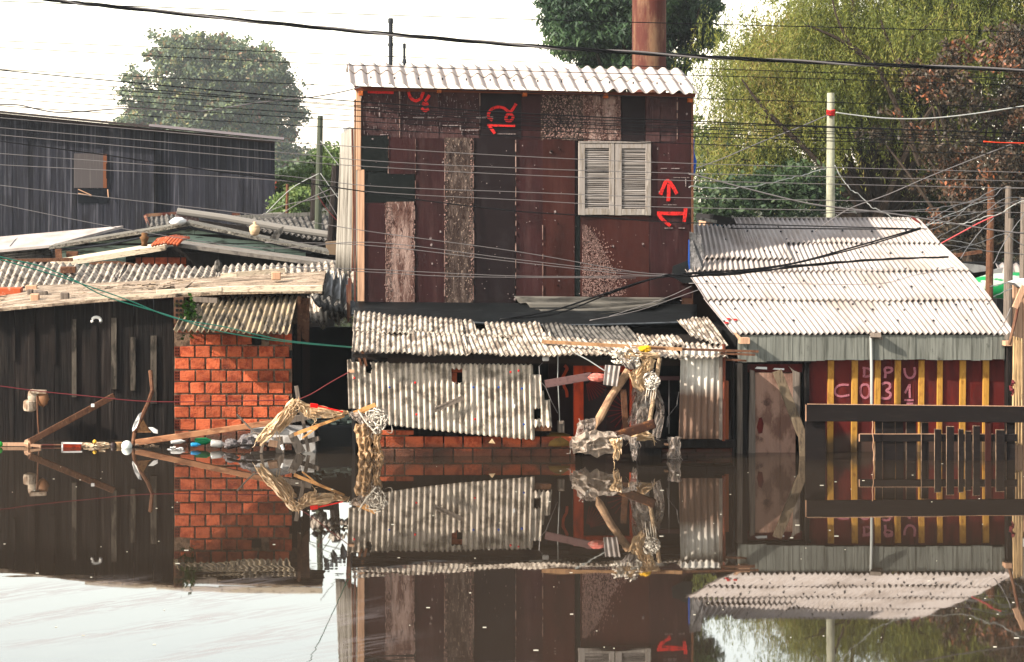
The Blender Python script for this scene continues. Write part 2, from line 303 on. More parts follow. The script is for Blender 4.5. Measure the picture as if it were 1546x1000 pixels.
mask = noise(.16, 3, (.55, 1.5, 1)); mr = N.new('ShaderNodeMapRange'); mr.inputs['From Min'].default_value = .5; mr.inputs['From Max'].default_value = .68; mr.inputs['To Min'].default_value = 0; mr.inputs['To Max'].default_value = 1; L.new(mask.outputs['Fac'], mr.inputs['Value'])
sx = N.new('ShaderNodeSeparateXYZ'); L.new(tc.outputs['Object'], sx.inputs[0])
near = N.new('ShaderNodeMapRange'); near.inputs['From Min'].default_value = 24; near.inputs['From Max'].default_value = 17; near.inputs['To Max'].default_value = 1; L.new(sx.outputs['Y'], near.inputs['Value'])
mm = N.new('ShaderNodeMath'); mm.operation = 'MULTIPLY'; L.new(mr.outputs[0], mm.inputs[0]); L.new(near.outputs[0], mm.inputs[1])
big = vm('MULTIPLY', vm('SUBTRACT', noise(7, 5, (.35, 1, 1)).outputs['Color'], (.5, .5, .5)), (.01, .05, 0)); big = vm('MULTIPLY', big, mm.outputs[0])
nrm = vm('NORMALIZE', vm('ADD', vm('ADD', fine, big), (0, 0, 1)), None); L.new(nrm, b.inputs['Normal'])
mud = noise(.5, 4); mx = N.new('ShaderNodeMix'); mx.data_type = 'RGBA'; L.new(mud.outputs['Fac'], mx.inputs['Factor']); mx.inputs['A'].default_value = (.011, .0075, .005, 1); mx.inputs['B'].default_value = (.018, .013, .009, 1); L.new(mx.outputs['Result'], b.inputs['Base Color'])
out = N['Material Output']
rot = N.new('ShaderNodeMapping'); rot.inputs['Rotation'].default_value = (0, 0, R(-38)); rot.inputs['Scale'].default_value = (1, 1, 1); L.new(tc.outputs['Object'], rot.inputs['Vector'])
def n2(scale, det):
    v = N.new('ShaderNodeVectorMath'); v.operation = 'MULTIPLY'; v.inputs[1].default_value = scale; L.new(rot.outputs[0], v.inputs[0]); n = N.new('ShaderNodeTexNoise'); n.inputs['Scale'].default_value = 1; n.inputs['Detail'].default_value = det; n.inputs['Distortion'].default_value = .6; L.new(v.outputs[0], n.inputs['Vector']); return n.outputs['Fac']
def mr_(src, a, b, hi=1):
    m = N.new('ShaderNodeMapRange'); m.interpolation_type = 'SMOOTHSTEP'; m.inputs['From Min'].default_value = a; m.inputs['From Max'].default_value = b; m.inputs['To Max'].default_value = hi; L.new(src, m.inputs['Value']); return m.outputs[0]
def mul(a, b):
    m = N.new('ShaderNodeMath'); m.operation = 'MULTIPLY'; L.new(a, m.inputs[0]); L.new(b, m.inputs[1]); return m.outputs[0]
ripple_grey = mul(mul(mr_(n2((.22, 1.3, 1), 3), .47, .62), mr_(n2((3, 16, 1), 6), .38, .62)), mul(mr_(sx.outputs['Y'], 19.6, 18.6, .5), mr_(sx.outputs['X'], 1.6, -.2)))  # grey ripple streaks put in as diffuse colour on the near left water
df = N.new('ShaderNodeBsdfDiffuse'); df.inputs['Color'].default_value = (.14, .12, .12, 1); ms = N.new('ShaderNodeMixShader'); L.new(ripple_grey, ms.inputs[0]); L.new(b.outputs[0], ms.inputs[1]); L.new(df.outputs[0], ms.inputs[2]); L.new(ms.outputs[0], out.inputs['Surface'])
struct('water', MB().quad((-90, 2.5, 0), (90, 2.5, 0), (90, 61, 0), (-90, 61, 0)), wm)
# ------------------------------------------------------------------ tall house
D0 = 30.5
def TX(px): return X_(px, D0)
def TZ(py): return Z_(py, D0)
tall = Thing('tall_house', 'tall house clad in a patchwork of maroon and peeling boards under a white corrugated roof', 'house', (TX(790), D0+2, 0))
xl, xr = TX(547), TX(1043)
tall.part('wall', MB().box(xl+.12, xr-.02, D0+.06, 34.6, -1.2, 4.93), darkin)
def panel(x0, x1, y0, y1, mat, pr=.02, name='wall_panel', j=.006):
    """board on the facade given by its photo box"""
    return tall.part(name, MB().box(TX(x0), TX(x1), D0-pr, D0+.06, TZ(y1), TZ(y0), j), mat)
for a in [(546, 603, 136, 209, weather, .02), (603.6, 662, 136, 209, weather, .026), (662.4, 724, 137, 210, weather, .018), (724.6, 786, 137, 210, blackb, .03), (786.6, 816, 137, 210, maroon, .02),
          (816.6, 848, 138, 212, peeld, .022), (848.4, 880, 138, 212, peeld, .03), (880.4, 937, 139, 213, peel, .024), (937.6, 974, 139, 214, blackb, .018), (974.6, 996, 140, 214, weather, .026), (996.4, 1021.5, 140, 214, weather, .02), (1022, 1043, 141, 215, maroon, .028),
          (545, 586, 205, 258, greenb, .04), (586.4, 627, 207, 263, maroon, .03), (627.4, 672, 209, 462, maroon, .022), (550, 626.5, 258.6, 306, greenb, .024), (550, 582, 306.6, 457, maroon, .02),
          (582.4, 625, 305, 459, peel, .034), (625.6, 627, 306, 460, blackb, .015), (671, 714.5, 208, 461, peeld, .036), (715, 778, 209, 463, blackb, .026), (778.6, 819, 210, 452, maroon, .02), (819.5, 867.5, 210, 452, redbrown, .024),
          (876.5, 979, 326, 450, redbrown, .03), (979.5, 1043, 328, 450, maroon, .025), (983.5, 1043, 214.6, 327.5, maroon, .033), (867.5, 983, 213, 325.6, blackb, .012)]:
    panel(*a)
panel(868, 876, 326, 452, greenb, .012, 'black_joint_strip')
# pale seams where the boards meet
seam = MB()
for (x, y0, y1) in [(586, 206, 262), (627, 210, 300), (778.3, 212, 450), (819, 340, 450), (603.3, 138, 208), (724.3, 140, 209), (1021.8, 142, 213), (982, 215, 325), (714.6, 215, 455), (671, 215, 460), (625.6, 310, 458), (582, 310, 455)]:
    y = y0
    while y < y1:
        y2 = min(y1, y + rnd.uniform(3, 22)); seam.box(TX(x-rnd.uniform(.2, .9)), TX(x+rnd.uniform(.2, .9)), D0-.041-rnd.uniform(0, .002), D0-.02, TZ(y2), TZ(y)); y = y2 + rnd.uniform(1, 14)
tall.part('board_seams', seam, peel)['kind'] = 'stuff'
# scratches, nail heads, paint chips on the facade
sc = MB()
def chip(mb, x, y, r, D=D0, pr=.044):
    n = rnd.randint(4, 6); a0 = rnd.uniform(0, 6); pts = [P(x + r*rnd.uniform(.6, 1.3)*math.cos(a0+6.283*k/n), y + r*rnd.uniform(.6, 1.5)*math.sin(a0+6.283*k/n), D) for k in range(n)]
    mb.prism([Vector((p.x, D-pr, p.z)) for p in pts], .03)
for (x, y, w, h) in [(548, 162, 25, 1.6), (572, 163, 1.5, 14), (610, 177, 45, 1.6), (668, 189, 27, 1.6), (694, 196, 28, 1.6), (694, 189, 1.4, 8), (574, 203, 12, 1.4), (690, 176, 2, 8), (660, 176, 34, 1.3), (750, 202, 28, 1.2),
                     (1000, 233, 12, 1), (997, 254, 34, 1.2), (1016, 268, 24, 1), (1003, 344, 30, 1.2), (1034, 270, 1, 12), (1001, 309, 20, .9), (715, 176, 30, 3), (880, 215, 60, .8)]:
    k = 0
    while k < max(w, h):
        st = rnd.uniform(2, 9)
        if rnd.random() < .85:
            if w > h: sc.box(TX(x+k), TX(min(x+w, x+k+st)), D0-.046, D0-.02, TZ(y+h*rnd.uniform(.7, 1.2)), TZ(y))
            else: sc.box(TX(x), TX(x+w), D0-.046, D0-.02, TZ(min(y+h, y+k+st)), TZ(y+k))
        k += st + rnd.uniform(.2, 2)
for _ in range(230):
    x = rnd.uniform(548, 724); y = rnd.uniform(140, 203)
    if rnd.random() < .3: sc.box(TX(x), TX(x+.4), D0-.045, D0-.02, TZ(min(208, y+rnd.uniform(1, 7))), TZ(y))
    else: chip(sc, x, y, rnd.uniform(.25, .7))
for _ in range(170): chip(sc, rnd.uniform(550, 1040), rnd.uniform(212, 455), rnd.uniform(.25, .9))
for (x, y) in [(562, 210), (650, 360), (651, 370), (652, 398), (668, 245), (665, 350), (777, 452), (767, 461), (672, 458), (925, 372), (970, 368), (1036, 172), (838, 320), (831, 230), (995, 290)]: chip(sc, x, y, 1.7)
tall.part('scratches', sc, whitep)['kind'] = 'stuff'
fl = MB()
for _ in range(2300):          # paint loss on the big board under the shutters, and at the edges of the narrow boards
    t = rnd.random()**.8; y = 340 + 107*t; x1 = 884 + 62*t**.8 if t < .75 else 936 + rnd.uniform(-8, 12); x = 879 + (x1-879)*rnd.random()**1.2
    if rnd.random() < .1: x += rnd.uniform(0, 22)
    chip(fl, x, y, rnd.uniform(.25, 1.15), pr=.036)
for _ in range(500):
    x = rnd.choice([673, 711, 712, 584, 623, 588]) + rnd.gauss(0, 1.3); y = rnd.uniform(210, 455) if x > 640 else rnd.uniform(306, 455)
    chip(fl, x, y, rnd.uniform(.3, 1.2), pr=.046)
for _ in range(900):
    chip(fl, rnd.uniform(818, 936), rnd.uniform(142, 210), rnd.uniform(.3, 1.3), pr=.04)
tall.part('peeled_paint', fl, M('bare_board', (.36, .25, .225), [((.2, .12, .1), (40, 40, 40), .5, .65, .7)], rough=.95, island=.3))['kind'] = 'stuff'
holes = MB()
for (x, y, r) in [(832, 229, 2), (845, 226, .9), (1002, 233, 1.2), (842, 431, 1.2), (924, 373, 1.3), (842, 338, 1), (971, 372, 1)]: chip(holes, x, y, r, pr=.05)
tall.part('nail_holes', holes, darkin)['kind'] = 'stuff'
# corner posts, eave beam, rafter ends
tall.part('corner_post', MB().box(TX(537.5), TX(544.8), D0-.05, D0+.1, TZ(257), TZ(134)).box(TX(540), TX(550), D0-.045, D0+.1, TZ(455), TZ(256.5)), palepost, bevel=.004)
tall.part('corner_post', MB().box(TX(1043.2), TX(1046), D0-.05, D0+.1, TZ(392), TZ(143)), brownw)
tall.part('corner_strip', MB().box(TX(535), TX(537.3), D0-.02, D0+.1, TZ(455), TZ(150)), rust)
tall.part('eave_beam', MB().hexa([P(535, 137, D0-.1), P(1050, 147, D0-.1), P(1050, 147, D0+.02), P(535, 137, D0+.02), P(535, 131, D0-.1), P(1050, 141, D0-.1), P(1050, 141, D0+.02), P(535, 131, D0+.02)]), M('rusty_beam', (.2, .08, .05), rough=.8))
for (x, y) in [(544, 141), (662, 137), (791, 142), (913, 145), (1040, 151)]:
    tall.part('rafter_end', MB().box(TX(x-3), TX(x+3.5), D0-.12, D0+.05, TZ(y+4), TZ(y-3)), M('orange_wood', (.5, .18, .06), [((.25, .08, .03), (20, 20, 20), .45, .65, .7)], rough=.8), bevel=.004)
# roof: two rows of big-wave sheets in front, one behind the ridge
def roofpt(px, py, D): return P(px, py, D)
nW = 26.5
e0, e1 = P(527.5, 127, 30.15), P(1055, 139.5, 30.15); m0, m1 = P(525.5, 109, 30.82), P(1044, 125, 30.82); t0, t1 = P(524, 98, 31.4), P(1030, 107, 31.4)
tall.part('roof_sheet_row', MB().corr(e0, e1, m1+Vector((-.0, .1, .03)), m0+Vector((0, .1, .03)), nW, .03, sheets=5, wob=.012, sag=.006, seg=12, seed=3), roofb, smooth=True, solid=.009)
up = Vector((0, 0, .02))
tall.part('roof_sheet_row', MB().corr(m0+up, m1+up, t1+up, t0+up, nW, .03, sheets=5, wob=.01, sag=.006, seg=12, seed=4), roofb, smooth=True, solid=.009)
tall.part('roof_sheet_row', MB().corr(t0+up, t1+up, t1+Vector((0, .5, -.1)), t0+Vector((0, .5, -.1)), nW, .024, seg=8, seed=5), roofb, smooth=True, solid=.009)
tall.part('rear_roof', MB().box(xl+.12, xr, 31.8, 34.7, 4.95, 5.0), roofd)
bx = MB()
for k in range(14): bx.lathe(P(560+k*36, 121+k*.75, 30.3)+Vector((0, 0, .02)), [(.012, 0), (.012, .03), (.004, .036)], 6)
tall.part('roof_screws', bx, iron)
tall.part('gable_wall', MB().prism([Vector((xr-.04, D0, 4.9)), Vector((xr-.04, 31.4, 5.3)), Vector((xr-.04, 31.9, 5.2)), Vector((xr-.04, 32, 4.9))], .001), maroon)
# shutters
shf = M('grey_shutter_frame', (.36, .325, .3), [((.25, .21, .17), (20, 20, 3), .45, .65, .7), ((.55, .5, .44), (40, 40, 5), .58, .7, .6)], rough=.85, bump=(GR, .008))
shs = M('grey_shutter_slat', (.33, .3, .28), [((.18, .15, .13), (2, 30, 30), .45, .65, .7)], rough=.85, island=.25)
for (a, b_) in ((872.5, 926.5), (928, 981.5)):
    dy = .5 if a > 900 else 0
    fr = tall.part('shutter', MB().box(TX(a), TX(a+9.5), D0-.075, D0-.035, TZ(325+dy), TZ(216+dy)).box(TX(b_-8), TX(b_), D0-.075, D0-.035, TZ(325+dy), TZ(216+dy))
                   .box(TX(a+9.5), TX(b_-8), D0-.073, D0-.035, TZ(224+dy), TZ(216.5+dy)).box(TX(a+9.5), TX(b_-8), D0-.073, D0-.035, TZ(324.5+dy), TZ(315+dy)), shf, bevel=.004)
    sl = MB(); k = 0; y = 225.
    while y < 314:
        t = rnd.uniform(-.004, .004); z = TZ(y+dy); ang = rnd.uniform(.6, 1.15)
        sl.hexa([(TX(a+9.5), D0-.062, z-.022*ang), (TX(b_-8), D0-.062, z-.022*ang+t), (TX(b_-8), D0-.056, z-.02*ang+t), (TX(a+9.5), D0-.056, z-.02*ang),
                 (TX(a+9.5), D0-.04, z+.006), (TX(b_-8), D0-.04, z+.006+t), (TX(b_-8), D0-.034, z+.008+t), (TX(a+9.5), D0-.034, z+.008)]); y += 3.25 + rnd.uniform(-.25, .25)
    tall.part('slats', sl, shs, parent=fr)
tall.part('shutter_head', MB().box(TX(873), TX(981), D0-.085, D0-.03, TZ(216), TZ(213.6)), shf)
# painted marks
def mark(strokes, w, mat=redp, D=D0, pr=.05, T=tall, name='painted_mark', **k):
    mb = MB()
    for i, s in enumerate(strokes):
        cl = s[0] == 'c'; pts = s[1:] if cl else s
        mb.ribbon([(X_(x, D), Z_(y, D)) for x, y in pts], w*D/F, D-pr-.0016*i, closed=cl, **k)
    return T.part(name, mb, mat)
mark([[(555, 138.5), (575, 139), (594, 139.5)]], 5.5)
mark([[(616.5, 139), (619, 147), (626, 152.5), (634, 150), (637, 144), (639, 139)], [(648, 144), (644, 150), (641, 153)], [(637, 156), (642, 158), (646, 156.5)], [(636, 163.5), (641, 167.5), (647, 165)]], 4.6)
mark([[(743, 182), (737.5, 178), (737, 172), (742, 165), (751, 162), (760, 163.5), (766, 168), (772, 170.5)], ['c', (774, 176), (768, 172), (763, 178), (765, 182.5), (771, 182.5)], [(778.5, 157), (775, 163), (770, 170)], [(735, 189), (755, 189.5), (777, 190)], [(738, 191), (743, 197), (746.5, 202)]], 4.2)
mark([[(996, 294), (1000, 284), (1006, 273), (1013, 279), (1021, 293)], [(1009, 278), (1008.5, 290), (1008, 304)]], 5.2)
mark([[(991, 322), (1010, 322.5), (1034, 322.5)], [(1034, 314), (1033.5, 324), (1031.5, 335)], [(993, 324), (1001, 333), (1011, 341)]], 5)
# white corrugated siding on the left end and its top clutter
a, b_ = P(512, 405, 31.5), P(536.5, 410, 30.65)
c_, d_ = P(536.5, 192, 30.65), P(519, 202, 31.5)
tall.part('side_cladding', MB().corr(a, b_, c_, d_, 6.5, .055, seg=12, nv=6, sag=.01), whiteside, smooth=True, solid=.008)
tall.part('drain_pipe', MB().tube([P(532, 195, 30.6), P(533.5, 300, 30.6), P(532, 410, 30.6)], .014, 8), rust)
tall.part('meter_box', MB().box(*[X_(521, 31.3), X_(527, 31.3), 31.2, 31.4, Z_(213, 31.3), Z_(205, 31.3)]).tube([P(519, 199, 31.3), P(531, 196, 31.3)], .05, 8), galv)
# apron below the facade: dark tarpaulin, ribbed sheet, torn flap
tp = MB(); nseg = 40
pr = []
for i in range(nseg+1):
    t = i/nseg; x = 531 + (1052-531)*t; w = .015*math.sin(t*9)+.008*math.sin(t*17+1)
    ytop = 456 + 4*t; ymid = 474+8*math.sin(t*2.6); ybot = 472 + 17*min(1, t*2.2) - 2*max(0, t-.7)*8
    pr.append([P(x, ytop, D0-.06), P(x, ytop+(ybot-ytop)*.5+w*40, 30.1+w), P(x, ybot, 29.5), P(x, ybot+3.2, 29.42)])
for q_ in pr: tp.v += [tuple(p) for p in q_]
for i in range(nseg):
    for k in range(3): tp.f.append((i*4+k, i*4+k+1, i*4+k+5, i*4+k+4))
tall.part('tarpaulin_apron', tp, tarp, smooth=True, solid=.006)
tall.part('tarpaulin_hem', MB().tube([p[3]+Vector((0, -.01, .012)) for p in pr], .016, 6), tarpe)
ap = MB()
q00, q10, q11, q01 = P(832, 480, 30.05), P(990, 463, 30.2), P(1010, 452.5, D0-.07), P(775, 450, D0-.07)
nx = 24; ny = 15; b0 = len(ap.v)
for i in range(nx+1):
    for j in range(ny+1):
        u, v = i/nx, j/ny; p = q00.lerp(q10, u).lerp(q01.lerp(q11, u), v); p = p + Vector((0, -.03*math.cos(v*6.283*3), .03*math.cos(v*6.283*3))) - Vector((0, 0, .05*math.sin(u*3.14)*(1-v)))
        ap.v.append(tuple(p))
for i in range(nx):
    for j in range(ny): a_ = b0+i*(ny+1)+j; ap.f.append((a_, a_+ny+1, a_+ny+2, a_+1))
tall.part('ribbed_apron_sheet', ap, M('grimy_sheet', (.2, .185, .165), [((.07, .065, .06), (2, 12, 12), .42, .62, .8)], rough=.8), smooth=True, solid=.006)
tall.part('torn_flap', MB().prism([P(1016, 402, D0-.09), P(1042, 392, D0-.12), P(1046, 428, D0-.15), P(1030, 427, D0-.12), P(1014, 418, D0-.1)], .01), tarp)
tall.part('side_flashing', MB().prism([P(1041, 350, 30.3), P(1058, 354, 30.3), P(1063, 380, 30.25), P(1061, 402, 30.2), P(1064, 415, 30.1), P(1042, 414, 30.2)], .012), M('wrinkled_grey_foil', (.2, .19, .19), [((.1, .1, .1), (9, 9, 9), .42, .6, .8), ((.4, .38, .38), (30, 30, 9), .6, .7, .5)], rough=.6, bump=((14, 14, 14), .05)))
tall.part('lower_side_wall', MB().box(TX(1030), TX(1046), D0-.02, D0+.1, TZ(480), TZ(427)).box(TX(1046.5), TX(1088), D0+.3, D0+.4, TZ(500), TZ(430)), M('brown_side_board', (.11, .06, .04), rough=.9))
def sheet_blob(pts, th=.03, D=None):
    return MB().prism([P(x, y, D) for x, y in pts], th)
single('blue_tarpaulin', 'bright blue tarpaulin scrap hanging on the right edge of the tall house beside the shutters', 'tarpaulin', sheet_blob([(1045, 207), (1049, 212), (1048, 228), (1052, 243), (1050, 262), (1046, 268), (1043.5, 262), (1043.5, 212)], .06, D0-.02), blue, bevel=.01)
single('blue_tarpaulin', 'narrow dark blue plastic strip beside the grey foil right of the tall house', 'tarpaulin', sheet_blob([(1040, 362), (1042, 364), (1041.5, 380), (1042.5, 398), (1041, 408), (1039.5, 396)], .03, D0-.16), blue)
# flues and the rusty chimney
def flue(x0, x1, ytop, ybot, D, lab, cat, col=True):
    t = Thing('flue_pipe', lab, cat, (X_((x0+x1)/2, D), D, Z_(ybot, D)-.3)); r = X_(x1, D)-X_(x0, D); r /= 2; c = P((x0+x1)/2, ybot, D); h = Z_(ytop, D)-Z_(ybot, D)
    t.part('pipe', MB().lathe(c-Vector((0, 0, .3)), [(r, 0), (r, h+.3)], 14), iron, smooth=False)
    t.part('cap', MB().lathe(c+Vector((0, 0, h-.04)), [(r*1.25, 0), (r*1.25, .06), (r, .075)], 14), iron)
    if col: t.part('collar', MB().lathe(c+Vector((0, 0, h*.42)), [(r*1.3, 0), (r*1.3, .04)], 14), iron)
    else: t.part('collar', MB().lathe(c-Vector((0, 0, .0)), [(r*1.9, 0), (r*1.5, .05), (r*.9, .09)], 14), iron)
    return t
ft = flue(586.5, 593, 31, 98, 32.2, 'taller of two dark flue pipes standing on the white roof of the tall house', 'flue pipe')
br = MB()
for k in range(18): br.tube([P(592, 36+k*3.3, 32.2), P(595.5, 34.5+k*3.3, 32.2)], .004, 4)
ft.part('bristles', br, iron)
flue(608.5, 612.5, 69, 96, 32.2, 'shorter dark flue pipe right of the taller one on the tall house roof', 'flue pipe', False)
ch = Thing('chimney', 'thick round rusty red chimney rising behind the white roof of the tall house', 'chimney', (X_(980, 40), 40, -.5))
rr = 25.3*40/F
ch.part('shaft', MB().lathe((X_(980, 40), 40, -.5), [(rr*1.02, 0), (rr*1.02, 5), (rr, 5.02), (rr, 7.6), (rr, 10.2)], 40), rust, smooth=False)
for z in (5.0, 7.62): ch.part('weld_ring', MB().lathe((X_(980, 40), 40, z), [(rr*1.03, 0), (rr*1.03, .04)], 40), rust)

# ------------------------------------------------------------------ right house
RX = lambda px, D=28.2: X_(px, D)
rh = Thing('low_house', 'low dark red house with yellow battens and a big pale corrugated roof at the right', 'house', (RX(1310), 30, 0))
def rplane(px, py, lift=0):
    D = 11.786/((py-270)/F+.346); p = P(px, py, D); p.z += lift; return p
def rrow(xa, xb, ya, yb, xc, xd, lift, seed, mat=roofw, n=None):
    """row of sheets: lower edge ya from xa to xb, upper edge yb from xc to xd"""
    a, b_, c_, d_ = rplane(xa, ya, lift+.012), rplane(xb, ya, lift+.012), rplane(xd, yb, lift), rplane(xc, yb, lift)
    n = n or round((b_-a).length/.078); sh = max(2, round((b_-a).length/.5))
    return rh.part('roof_sheet_row', MB().corr(a, b_, c_, d_, n, .019, nv=5, seg=8, sheets=sh, wob=.008, sag=.012, seed=seed), mat, smooth=True, solid=.006)
rrow(1104, 1532, 505, 452, 1062, 1495, 0, 11)
rrow(1064, 1497, 456, 409, 1034, 1460, .012, 12)
rrow(1048, 1463, 413, 368, 1048, 1417, .024, 13)
rrow(1120, 1419, 372, 334, 1108, 1385, .036, 14)
rrow(1052, 1196, 398, 346, 1046, 1168, .062, 15)
rrow(1385, 1419, 334.2, 330, 1385, 1385, .06, 16) if False else None
# bolts
bolt_me = None
for (y, x0, x1, st) in [(462, 1085, 1515, 51), (470, 1110, 1510, 51), (437, 1080, 1500, 49.5), (388, 1160, 1440, 47), (428, 1068, 1470, 48), (355, 1130, 1400, 47), (487, 1095, 1520, 52), (350, 1060, 1180, 16), (368, 1096, 1190, 46), (385, 1064, 1180, 46), (410, 1120, 1450, 49)]:
    x = x0
    while x < x1:
        p = rplane(x+rnd.uniform(-4, 4), y+rnd.uniform(-1, 1), .07 if y < 400 else .045 if y < 440 else .03)
        x += st
        if bolt_me is None:
            b0 = rh.part('roof_bolt', MB().lathe(rh.o+Vector((0, 0, -.02)), [(.016, 0), (.016, .02), (.006, .028)], 6), iron); bolt_me = b0.data; b0.location = p-rh.o
        else:
            b1 = bpy.data.objects.new('roof_bolt', bolt_me); COL.objects.link(b1); b1.parent = rh.e; b1.location = p-rh.o
rh.part('roof_patches', (lambda m: [m.box(p.x-.02, p.x+.02, p.y-.03, p.y+.03, p.z-.01, p.z+.012) for p in [rplane(1100, 485, .03), rplane(1110, 486, .03), rplane(1097, 491, .03)]] and m)(MB()), redp)
rh.part('ridge_end_cap', MB().bar(rplane(1376, 336, .09), rplane(1388, 344, .07), .03, .02), redwall)
# body behind
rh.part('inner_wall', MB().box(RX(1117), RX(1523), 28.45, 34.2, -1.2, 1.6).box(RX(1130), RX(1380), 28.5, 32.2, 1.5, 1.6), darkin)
rh.part('back_roof', MB().corr(rplane(1108, 334, .05), rplane(1385, 334, .05), rplane(1385, 334, .05)+Vector((0, 3, -1)), rplane(1108, 334, .05)+Vector((0, 3, -1)), 110, .013, seg=4), roofw, solid=.006)
rh.part('gable_wall', MB().prism([Vector((RX(1523)-.02, 28.3, 1.5)), Vector((RX(1523)-.02, 32.2, 2.95)), Vector((RX(1523)-.02, 35.2, 1.5))], .001), darkw)
# fascia planks
fp = MB(); x = 1114.
while x < 1515:
    w = rnd.choice([13, 16, 18, 14]); x2 = min(1516, x+w)
    bt = 547 - 4*math.sin((x-1114)/400*2.6) + rnd.uniform(-.6, .6)
    if x2 > 1505: bt -= 2
    fp.box(X_(x, 28.05), X_(x2-.35, 28.05), 28.03-rnd.uniform(0, .006), 28.06, Z_(bt, 28.05), Z_(506, 28.05)); x = x2
rh.part('fascia_board', fp, fascia)
rh.part('fascia_end', MB().prism([P(1516, 510, 28.04), P(1521, 518, 28.1), P(1520, 541, 28.1), P(1516, 545, 28.04)], .02), fascia)
rh.part('purlin_end', MB().bar(P(1322, 506, 27.9), P(1322, 512, 28.3), .14, .06, up=(0, 0, 1)).bar(P(1314, 504, 27.95), P(1332, 512, 27.95), .03, .05), greyw)
rh.part('purlin_end', MB().box(X_(1117, 27.9), X_(1131, 27.9), 27.86, 28.0, Z_(519, 27.9), Z_(510, 27.9)).prism([P(1108, 503, 27.95), P(1112, 503, 27.95), P(1128, 518, 27.9), P(1120, 519, 27.9)], .05), palepost)
rh.part('purlin_end', MB().box(X_(1516, 27.95), X_(1526, 27.95), 27.9, 28.05, Z_(522, 27.95), Z_(515, 27.95)), palepost)
# red wall of planks, battens
rw = MB(); x = 1219.
while x < 1521:
    x2 = min(1522, x+rnd.uniform(26, 36)); rw.box(RX(x), RX(x2-.3), 28.2-rnd.uniform(0, .006), 28.24, -.6, Z_(541, 28.2)); x = x2
rh.part('wall', rw, redwall)
for (a, b_) in [(1249, 1258), (1285, 1294), (1320, 1328.5), (1350, 1359), (1386, 1394.5), (1414, 1422), (1448, 1457), (1483, 1492)]:
    rh.part('batten', MB().hexa([(RX(a-1.5), 28.17, -.6), (RX(b_-1.5), 28.17, -.6), (RX(b_-1.5), 28.2, -.6), (RX(a-1.5), 28.2, -.6), (RX(a+.6), 28.17, Z_(544, 28.2)), (RX(b_+.6), 28.17, Z_(544, 28.2)), (RX(b_+.6), 28.2, Z_(544, 28.2)), (RX(a+.6), 28.2, Z_(544, 28.2))]), yellow, bevel=.003)
def L_(strokes, w): return mark(strokes, w, pinkp, 28.2, .008, rh, 'painted_letter')
L_([[(1304.5, 556), (1304.5, 563), (1304, 570)], [(1302, 555.5), (1310, 556.5), (1315, 560), (1315, 565), (1311, 568), (1305, 569)]], 3.4)
L_([[(1336, 571), (1336.5, 564), (1335.5, 557), (1340, 555), (1346, 556.5), (1346, 560), (1342, 562.5), (1338, 563)]], 3.5)
L_([[(1365, 556), (1366.5, 565), (1371, 570.5), (1377, 570), (1381, 564), (1380, 554.5)]], 3.3)
L_([[(1281, 581.5), (1272, 581), (1264, 583.5), (1260, 590), (1262, 596), (1268, 598.5), (1275, 598), (1282, 596.5)]], 3.1)
L_([['c', (1306, 580.5), (1300, 583), (1298.5, 591), (1301, 598), (1306, 601), (1311, 598), (1313, 591), (1311, 583)]], 3.4)
L_([[(1331, 580.5), (1337, 578), (1343, 580), (1343, 586), (1338, 590), (1344, 594), (1343, 600), (1337, 602), (1330, 600.5)]], 3.6)
L_([[(1366, 594), (1370, 586), (1373, 581), (1373, 590), (1373.5, 601)], [(1365, 604), (1372, 604.5), (1379, 604)], [(1368, 609.5), (1378, 609.5)]], 2.8)
# doorway left of the red wall
rh.part('door_lintel', MB().box(RX(1117), RX(1222), 28.12, 28.2, Z_(549, 28.2), Z_(545, 28.2)), blackw)
rh.part('door_post', MB().box(RX(1211.5), RX(1219), 28.1, 28.2, -.6, Z_(546, 28.2)), blackw)
rh.part('door_post', MB().box(RX(1117.5), RX(1126), 28.1, 28.2, -.6, Z_(546, 28.2)), blackw)
rh.part('door_post', MB().box(RX(1107.5), RX(1116), 28.0, 28.1, -.6, Z_(548, 28.1)), greyw, bevel=.005)
rh.part('door_header', MB().box(RX(1126), RX(1211), 28.18, 28.24, Z_(562, 28.2), Z_(549, 28.2)), redwall)
dm = M('faded_pink_door', (.37, .25, .2), [((.19, .11, .085), (5, 5, 2.5), .42, .6, .8), ((.4, .28, .22), (16, 16, 4), .56, .7, .6), ((.09, .045, .035), (3, 3, 3), .6, .7, .7)], rough=.85, bump=(GR, .01))
dr = rh.part('door', MB().box(RX(1137.5), RX(1174.8), 28.1, 28.14, -.6, Z_(563, 28.1)).box(RX(1175.2), RX(1198), 28.095, 28.14, -.6, Z_(563.5, 28.1)), dm)
rh.part('door_patch', MB().prism([P(1146, 632, 28.09), P(1150, 630, 28.09), P(1153, 640, 28.09), P(1151, 654, 28.09), P(1145, 655, 28.09), P(1143, 645, 28.09)], .01), redwall, parent=dr)
rh.part('door_stile', MB().hexa([(RX(1126), 28.06, -.3), (RX(1137), 28.06, -.3), (RX(1137), 28.1, -.3), (RX(1126), 28.1, -.3), (RX(1129), 28.06, Z_(558, 28.1)), (RX(1136), 28.06, Z_(560, 28.1)), (RX(1136), 28.1, Z_(560, 28.1)), (RX(1129), 28.1, Z_(558, 28.1))]), greyw, parent=dr)
rh.part('door_stile', MB().prism([P(1191, 553, 28.08), P(1199, 560, 28.08), P(1208, 563, 28.08), P(1208, 640, 28.08), P(1198, 640, 28.08), P(1197, 562, 28.08)], .03), greyw, parent=dr)
